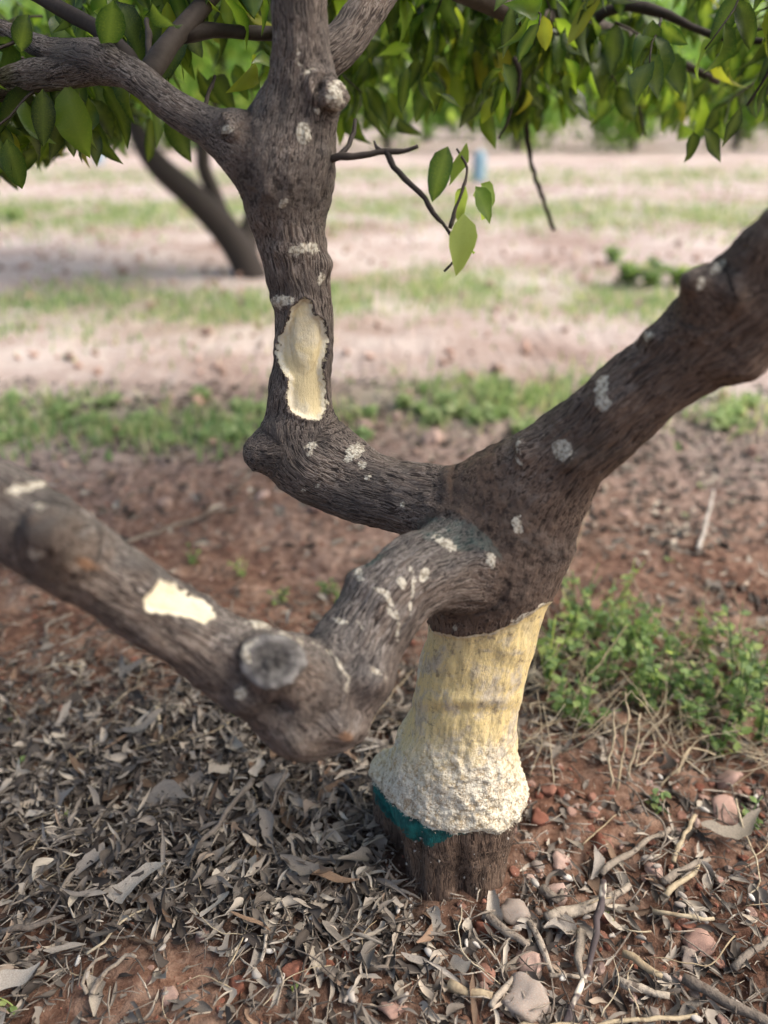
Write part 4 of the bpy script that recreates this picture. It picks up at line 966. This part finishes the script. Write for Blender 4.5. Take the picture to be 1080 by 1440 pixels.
gravel(1600, -8, 8, 1.9, 13, lambda a, b, x, y: np.full(len(x), .8), (.02, .08), 'clod', 'field_clods', 'pinkish brown clods strewn over the field')

# ------------------------------------------------------------------ dry leaf litter
def dry_shape(seed, n=9, wide=None):
    """a shrivelled leaf: rolled across, bent and twisted along, with an uneven edge"""
    r = np.random.default_rng(seed); W = wide or (r.uniform(.13, .26) if seed % 2 else r.uniform(.28, .50))
    roll = r.uniform(.5, 3.6) if wide is None else r.uniform(.5, 1.3); bend, tw, sw = r.uniform(-.9, 1.1), r.uniform(-1.6, 1.6), r.uniform(-.18, .18)
    t = np.linspace(0, 1, n); tips = r.uniform(0, .35) if seed % 4 == 0 else 0.0
    wd = W * .5 * (np.sin(np.pi * np.clip(t, .02, 1 - .03)) ** .75 * (1 - .3 * t) + tips * t) * (1 + .07 * r.normal(0, 1, n))
    v = []
    for k in range(n):
        rl = roll * (.6 + .6 * t[k]); rad = 2 * wd[k] / rl
        for s in np.linspace(-1, 1, 5):
            a = s * rl * .5 + .35 * math.sin(5 * t[k] + seed); e = 1 + .05 * r.normal() * abs(s)
            v.append((rad * math.sin(a) * e, t[k], rad * (1 - math.cos(a)) * e))
    v = np.array(v); y = v[:, 1].copy()
    a = (y - .5) * tw; x, z = v[:, 0].copy(), v[:, 2].copy()
    v[:, 0] = x * np.cos(a) - z * np.sin(a) + sw * np.sin(3.1 * y); v[:, 2] = x * np.sin(a) + z * np.cos(a)
    th = (y - .5) * bend; rr = 1 / bend if abs(bend) > .05 else 20
    z0 = v[:, 2].copy(); v[:, 1] = (rr - z0) * np.sin(th); v[:, 2] = rr - (rr - z0) * np.cos(th)
    f = []
    for k in range(n - 1):
        for s in range(4):
            q0 = k * 5 + s; f += [(q0, q0 + 1, q0 + 6), (q0, q0 + 6, q0 + 5)]
    v -= (v.max(0) + v.min(0)) / 2
    return v, np.array(f), np.repeat(np.ones(n), 5)
DRY = [dry_shape(100 + k) for k in range(18)]
DRYM = {c: [mesh('dry_leaf', v, f, MAT[c], True) for v, f, _ in DRY] for c in ('dry_grey', 'dry_tan', 'dry_brown')}
def lit_prob(a, b, x, y): return np.where((b > 2500) | (b < 0), .3, litter_density(a, b, x, y) ** 1.7)
N1 = 15000
q = scatter_xy(N1, -1.15, 1.15, .30, 1.25, lit_prob)
zz = ground_z(q[:, 0], q[:, 1]); a_, b_, _ = project(np.stack([q[:, 0], q[:, 1], zz], 1)); ld = litter_density(a_, b_, q[:, 0], q[:, 1])
zz = zz + .004 + rng.random(N1) ** 1.5 * .036 * ld
s = rng.uniform(.010, .042, N1) * np.where(rng.random(N1) < .13, 1.55, 1)
rot = rot_euler(rng.normal(0, .45, N1), rng.normal(0, .45, N1), rng.uniform(0, 6.28, N1))
d0 = np.hypot(q[:, 0] - .1, q[:, 1] - .79) > .10
big = np.argsort(-(s / np.hypot(q[:, 1], H) + .02 * (zz - .004) + np.where((a_ > 20) & (a_ < 1060) & (b_ > 950) & (b_ < 1430), 0, -9)))[:270]
for k in big:
    if not d0[k]: continue
    c = ('dry_grey', 'dry_grey', 'dry_tan', 'dry_brown')[rng.integers(0, 4)]; cw = {'dry_grey': 'grey', 'dry_tan': 'pale tan', 'dry_brown': 'dark brown'}[c]; kk = int(rng.integers(0, 18)); lw = 'long' if s[k] > .055 else 'short'
    o = obj('dry_leaf', DRYM[c][kk], None, M=M4(rot[k], (q[k, 0], q[k, 1], zz[k] + .004), s[k]))
    tag(o, f'{lw} curled {cw} dry leaf lying loose on the litter', 'dry leaf', f'{lw} {cw} dry leaves of the litter')
keep = d0.copy(); keep[big] = False
v, f, rn = scatter([(d_[0], d_[1]) for d_ in DRY], rng.integers(0, 18, keep.sum()), rot[keep], s[keep], np.stack([q[:, 0], q[:, 1], zz], 1)[keep])
tag(obj('leaf_litter', mesh('leaf_litter', v, f, MAT['dry'], True, {'rnd': rn}), None), 'thick grey mat of broken dry leaves under the tree', 'litter', kind='stuff')
N2 = 9500
q = scatter_xy(N2, -2.4, 2.4, 1.25, 3.0, lambda a, b, x, y: np.where((b > 500), litter_density(a, b, x, y) ** 1.3, .2))
s = rng.uniform(.015, .05, N2); rot = rot_euler(rng.normal(0, .4, N2), rng.normal(0, .4, N2), rng.uniform(0, 6.28, N2))
v, f, rn = scatter([(d_[0], d_[1]) for d_ in DRY], rng.integers(0, 18, N2), rot, s, np.stack([q[:, 0], q[:, 1], ground_z(q[:, 0], q[:, 1]) + .008], 1))
tag(obj('leaf_litter', mesh('leaf_litter', v, f, MAT['dry'], True, {'rnd': rn}), None), 'sparse dry leaves strewn over the red soil behind the tree', 'litter', kind='stuff')
def big_leaf(a, b, lpx, ang, lab, k, tilt=.2, wd=1.0):
    p = G(a, b); t = np.linalg.norm(p - np.array([0, 0, H])); s_ = lpx * t / F; p[2] = float(ground_z(p[0], p[1])) + .036
    rot = rot_euler(np.array([tilt]), np.array([tilt * .5]), np.array([R(ang)]))[0]
    v, f, _ = dry_shape(300 + k, 14, .40)
    tag(obj('dry_leaf', mesh('dry_leaf', v, f, MAT['dry_tan' if 'grey' not in lab and 'silver' not in lab else 'dry_grey']), None, M=M4(rot, p, (s_, s_, s_))), lab, 'dry leaf')
big_leaf(195, 1272, 80, -75, 'broad pale papery dry leaf in the middle of the litter', 2, .3, 1.7)
big_leaf(30, 1402, 60, -60, 'large tan curled dry leaf beside white pods', 5, .35, 1.9)
big_leaf(1030, 1188, 75, -80, 'large pale tan dry leaf with wavy rim on stony soil', 7, .2, 1.8)
big_leaf(230, 1150, 80, -85, 'flat grey-tan dry leaf beside the rust-red clod', 3, .15, 1.5)
big_leaf(205, 1045, 60, -60, 'greyish folded dry leaf under the pale bent stick', 1, .2, 1.4)
big_leaf(490, 1060, 60, -40, 'silvery dry leaf below the bend of the sagging limb', 9, .4, 1.6)

# ------------------------------------------------------------------ white pods, sticks and straw
def pod_shape(seed):
    r = np.random.default_rng(seed); t = np.linspace(0, 1, 8); c = np.stack([.18 * r.uniform(-1, 1) * np.sin(np.pi * t), t - .5, .05 * np.sin(np.pi * t)], 1)
    return tube(c, .22 * np.sin(np.pi * np.clip(t, .03, .97)) ** .38 * (1 + .15 * r.uniform(-1, 1) * (t - .5)), 8)
PODM = [mesh('pod', *pod_shape(k), MAT['pod']) for k in range(5)]
def pod_prob(a, b, x, y): return np.where((a > 0) & (a < 1080) & (b > 1080) & (b < 1440), np.where((a < 560) | (b > 1270), 1, .25), 0)
for (x, y) in scatter_xy(150, -.7, .7, .45, 1.1, pod_prob):
    if math.hypot(x - .1, y - .79) < .11: continue
    s_ = rng.uniform(.006, .018); rot = rot_euler(rng.normal(0, .3, 1), rng.normal(0, .3, 1), rng.uniform(0, 6.28, 1))[0]
    o = obj('pod', PODM[rng.integers(0, 5)], None, M=M4(rot, (x, y, float(ground_z(x, y)) + .018), (s_ * rng.uniform(.9, 1.5), s_, s_)))
    tag(o, 'small whitish bean-shaped pod lying in the litter', 'pod', 'whitish pods in the litter')
def stick(pts, rpx, mat, label, name='stick', lift=.018, group=None, cat='stick', taper=.6):
    w_ = []
    for i, q_ in enumerate(pts):
        zz_ = q_[2] if len(q_) > 2 else lift
        p = G(q_[0], q_[1], zz_); p[2] = zz_ + float(ground_z(p[0], p[1])); w_.append(p)
    s_ = catmull(np.array(w_), .012); s_ = s_ + .0042 * np.stack([fbm(s_ * 40 + k * 31 + pts[0][0], 3) for k in range(3)], 1)
    t = np.linalg.norm(s_[0] - np.array([0, 0, H])); r0 = rpx * t / F
    rr = np.linspace(r0, r0 * taper, len(s_)) * (1 + .28 * fbm(s_ * 75, 3))
    c0 = s_[0].copy(); v, f = tube(s_ - c0, rr, 9); v = v + (.0005 + .06 * r0) * np.stack([vnoise(v * 300 + k * 9) for k in range(3)], 1)
    return tag(obj(name, mesh(name, v, f, MAT[mat]), None, loc=tuple(c0)), label, cat, group)
for (pts, r_, m_, lab) in [
    ([(356, 1094, .06), (300, 1180, .035), (262, 1225), (226, 1256)], 3.4, 'stick', 'long tan twig sloping across the litter beside the rust-red clod'),
    ([(402, 1085, .06), (372, 1150, .035), (340, 1215), (334, 1245)], 2.8, 'stick', 'bent tan twig hanging below the bend of the sagging limb'),
    ([(335, 1170, .03), (365, 1175, .03), (400, 1100, .05)], 2.2, 'stick', 'short twig crossing the two tan twigs'),
    ([(86, 1066), (150, 1036), (200, 1024), (222, 1018), (226, 1044)], 3.2, 'straw', 'pale bent stick with a hooked end near the bare soil'),
    ([(215, 1000, .03), (222, 1020, .025), (226, 1048)], 3.5, 'straw', 'short pale curled stick crossing the bent stick'),
    ([(124, 1347), (160, 1318), (205, 1284)], 3.0, 'straw', 'straight straw-coloured stem at the edge of the dark soil patch'),
    ([(190, 1235), (250, 1222), (282, 1238), (320, 1288), (345, 1290), (372, 1278)], 2.0, 'pod', 'thin white wavy root on the litter'),
    ([(0, 1312), (40, 1302), (92, 1290)], 3.5, 'stick', 'grey stick beside the broad papery leaf'),
    ([(28, 1205), (60, 1180), (80, 1172)], 2.0, 'straw', 'short straw among grey dry leaves'),
    ([(365, 1365), (372, 1320), (378, 1275)], 2.4, 'stick', 'upright brown twig among whitish pods'),
    ([(130, 1400), (150, 1370), (178, 1352), (190, 1358)], 3.0, 'stick', 'curved brown root at the dark soil patch'),
    ([(120, 1400), (122, 1370), (150, 1352)], 2.4, 'stick', 'small hooked root at the dark soil patch'),
    ([(545, 1372), (558, 1310), (570, 1268)], 2.6, 'stick', 'pinkish tan twig leaning near the trunk foot'),
    ([(770, 1293), (830, 1270), (888, 1243)], 8.0, 'stick', 'thick grey-tan split stick tapering on stony soil'),
    ([(848, 1222), (900, 1192), (942, 1168)], 4.5, 'stick', 'straight grey stick on the soil before the weeds'),
    ([(942, 1212), (962, 1178), (976, 1152)], 4.5, 'straw', 'short greenish-tan stick beside the pinkish stone pair'),
    ([(930, 1240), (970, 1222), (998, 1205)], 4.5, 'stick', 'short grey cracked stick among pale leaves'),
    ([(935, 1258), (965, 1235), (982, 1215)], 4.5, 'straw', 'pale stick lying along the grey cracked stick'),
    ([(850, 1232, .06), (845, 1275, .045), (832, 1330, .03), (818, 1385), (792, 1445)], 6.0, 'burnt', 'dark stick mottled with pale peeled patches'),
    ([(960, 1368), (1010, 1395), (1090, 1438)], 7.0, 'stick', 'thick greyish stick at the edge of stony litter'),
    ([(742, 1296), (762, 1335), (778, 1366)], 4.5, 'stick', 'grey stick beside the wedge-shaped stone'),
    ([(762, 1246), (785, 1262), (790, 1250)], 6.0, 'stick', 'stubby grey stick beside the trunk soil patch'),
    ([(680, 1282), (715, 1312), (742, 1330)], 6.5, 'stick', 'stout grey stick in front of the trunk foot'),
    ([(820, 1308), (812, 1350), (822, 1380)], 6.0, 'stick', 'grey-brown stick beneath the mottled stick'),
    ([(630, 1388), (655, 1400), (694, 1404)], 8.0, 'straw', 'thick short pale bark piece in front of the trunk'),
    ([(875, 1335), (905, 1352), (930, 1365)], 6.0, 'straw', 'tan stick among whitish pebbles on stony litter'),
    ([(870, 1375), (905, 1382), (945, 1392)], 6.0, 'stick', 'brownish stick parallel to the tan stick'),
    ([(770, 1370), (800, 1370), (822, 1370)], 3.0, 'stick', 'thin grey stick lying level behind the oblong stone'),
    ([(720, 1450), (850, 1438), (985, 1422)], 4.0, 'straw', 'long pale reed lying across the stony litter'),
    ([(1035, 1355), (1060, 1335), (1085, 1312)], 5.0, 'stick', 'grey stick propped on litter near the rose-grey stone'),
    ([(920, 1280), (960, 1285), (1005, 1290)], 4.0, 'straw', 'pale dry stem near the small rust stone'),
    ([(1035, 1120, .05), (1050, 1180, .03), (1068, 1240), (1055, 1260)], 2.2, 'straw', 'looping thin straw beside the large tan leaf'),
    ([(640, 1300), (670, 1322), (700, 1348)], 2.2, 'stick', 'thin brown twig in front of the trunk foot'),
    ([(690, 1415), (705, 1395), (720, 1372)], 4.5, 'stick', 'dark stick leaning on the oblong stone'),
    ([(175, 770, .03), (250, 735, .03), (320, 715, .03)], 2.4, 'stick', 'thin grey twig lying over the red soil'),
    ([(980, 783), (992, 740, .03), (1003, 690, .08)], 3.6, 'pod', 'pale straight cane standing tilted behind the weed clump'),
    ([(905, 925, .05), (990, 962, .05), (1085, 1015, .03)], 3.0, 'straw', 'long pale stem lying over the weed clump'),
    ([(780, 1030, .01), (815, 975, .05), (855, 920, .10), (880, 885, .13)], 2.6, 'straw', 'dry forked stem leaning through the weed clump'),
    ([(855, 1120, .0), (858, 1060, .05), (862, 1010, .09)], 3.2, 'straw', 'upright cut stalk in front of the weed clump'),
    ([(868, 1120, .0), (876, 1050, .06), (882, 980, .12)], 3.2, 'straw', 'tallest upright dry stalk in front of the weed clump'),
    ([(880, 1110, .0), (890, 1060, .05), (903, 1005, .10)], 2.8, 'straw', 'slanting dry stalk in front of the weed clump'),
    ([(925, 1110, .0), (955, 1080, .03), (972, 1050, .05), (1005, 1055, .04)], 2.8, 'straw', 'bent pale green-tan stalk above the low weed'),
    ([(902, 968, .08), (915, 1010, .05), (938, 1055, .01)], 1.8, 'straw', 'thin pale hair-like stem falling over the weeds'),
    ([(788, 870, .02), (800, 800, .09), (825, 730, .17)], 2.6, 'straw', 'tall tan stem rising beside the thick brown limb'),
    ([(70, 905, .0), (65, 880, .02), (100, 860, .03)], 2.0, 'stick', 'thin dark twig on the soil under the sagging limb'),
    ([(505, 1040, .02), (545, 985, .03), (590, 930, .02)], 1.8, 'straw', 'thin straw leaning on red soil behind the trunk'),
    ([(515, 1005, .02), (560, 1020, .02), (575, 1030, .02)], 1.8, 'straw', 'short straw lying on red soil behind the trunk')]:
    stick(pts, r_ * (.6 if m_ == 'straw' and r_ < 3.5 else .8 if m_ != 'stick' else 1), m_, lab)
# loose twigs
def rand_twigs(n, prob, x0, x1, y0, y1, L, rad, name, label, cat, group, mat, up=0.0):
    for (x, y) in scatter_xy(n, x0, x1, y0, y1, prob):
        if math.hypot(x - .1, y - .79) < .12: continue
        a = rng.uniform(0, 6.28); l = rng.uniform(*L); d = np.array([math.cos(a), math.sin(a), 0]) * l
        nn = np.array([-d[1], d[0], 0]) * rng.uniform(-.25, .25); z0 = float(ground_z(x, y)) + rng.uniform(.012, .026)
        zz_ = up * rng.uniform(.3, 1) * l
        s_ = catmull(np.array([-d / 2, nn + (0, 0, .004 + zz_ * .4), d / 2 + (0, 0, zz_)]), .008); s_ = s_ + .002 * np.stack([fbm(s_ * 60 + k * 31 + x * 50, 2) for k in range(3)], 1)
        r0 = rng.uniform(*rad); v, f = tube(s_, np.linspace(r0, r0 * .6, len(s_)), 5)
        tag(obj(name, mesh(name, v, f, MAT[mat]), None, loc=(x, y, z0)), label, cat, group)
inl = lambda a, b, x, y: np.where((a > 0) & (a < 1080) & (b > 900) & (b < 1440), litter_density(a, b, x, y), 0)
rand_twigs(120, inl, -.75, .75, .42, 1.25, (.03, .11), (.0009, .0024), 'twig', 'thin brown-grey twig lying loose in the litter', 'twig', 'loose twigs in the litter', 'stick')
rand_twigs(70, inl, -.75, .75, .42, 1.25, (.03, .12), (.0006, .0014), 'straw', 'thin pale straw lying loose in the litter', 'straw', 'loose straws in the litter', 'straw')
nearweeds = lambda a, b, x, y: np.where(((a > 730) & (a < 1080) & (b > 880) & (b < 1090)) | ((a > 690) & (a < 830) & (b > 980) & (b < 1080)), 1.0, 0)
rand_twigs(150, nearweeds, .15, .8, .7, 1.3, (.04, .14), (.0006, .0013), 'straw', 'thin dry stem tangled in the weed clump', 'straw', 'dry stems in the weed clump', 'straw', .7)
rand_twigs(70, nearweeds, .15, .8, .7, 1.3, (.05, .13), (.0006, .0012), 'straw', 'thin dry stem standing up out of the weed clump', 'straw', 'upright dry stems in the weed clump', 'straw', 1.3)
leftb = lambda a, b, x, y: np.where((a > 440) & (a < 560) & (b > 1000) & (b < 1240), 1.0, 0)
rand_twigs(60, leftb, -.2, .1, .65, 1.1, (.04, .11), (.0006, .0016), 'straw', 'dry stem in the tangle beside the cream crust', 'straw', 'tangled stems beside the crust', 'stick', .35)
# fine debris, too small to pick apart
N3 = 7500
q = scatter_xy(N3, -1.0, 1.0, .32, 1.5, lambda a, b, x, y: .25 + .7 * litter_density(a, b, x, y))
tv, tf = tube(np.array([(0, -.5, 0), (.05, 0, .04), (0, .5, 0)]), [.03, .035, .02], 4)
v, f, rn = scatter([(tv, tf)], np.zeros(N3, int), rot_euler(rng.normal(0, .3, N3), rng.normal(0, .2, N3), rng.uniform(0, 6.28, N3)), rng.uniform(.008, .04, N3), np.stack([q[:, 0], q[:, 1], ground_z(q[:, 0], q[:, 1]) + rng.uniform(.006, .026, N3)], 1))
tag(obj('debris', mesh('debris', v, f, MAT['stick'], True, {'rnd': rn}), None), 'fine broken twig bits mixed into the litter', 'debris', kind='stuff')

# pale wood crumbs on the trunk foot and the soil round it
foot = np.nonzero((owner == 0) & (sdb < -4) & (pym > 1150) & (TV2[:, 2] > .002))[0]; foot = rng.choice(foot, 80)
n = 420; aa = rng.uniform(0, 6.28, n); rr = .085 + np.abs(rng.normal(0, .05, n)); cx, cy = .1 + rr * np.cos(aa), .79 + rr * np.sin(aa)
loc = np.vstack([TV2[foot] + VN[foot] * .0005, np.stack([cx, cy, ground_z(cx, cy) + .008 + rng.uniform(0, .012, n)], 1)]); n = len(loc)
v, f, rn = scatter(STS, rng.integers(0, 5, n), rot_euler(*rng.uniform(0, 6, (3, n))), np.where(rng.random(n) < .8, rng.uniform(.001, .0025, n), .005), loc)
tag(obj('wood_crumbs', mesh('wood_crumbs', v, f, MAT['pod'], False, {'rnd': rn}), None), 'pale wood crumbs fallen around the trunk foot', 'crumbs', kind='stuff')
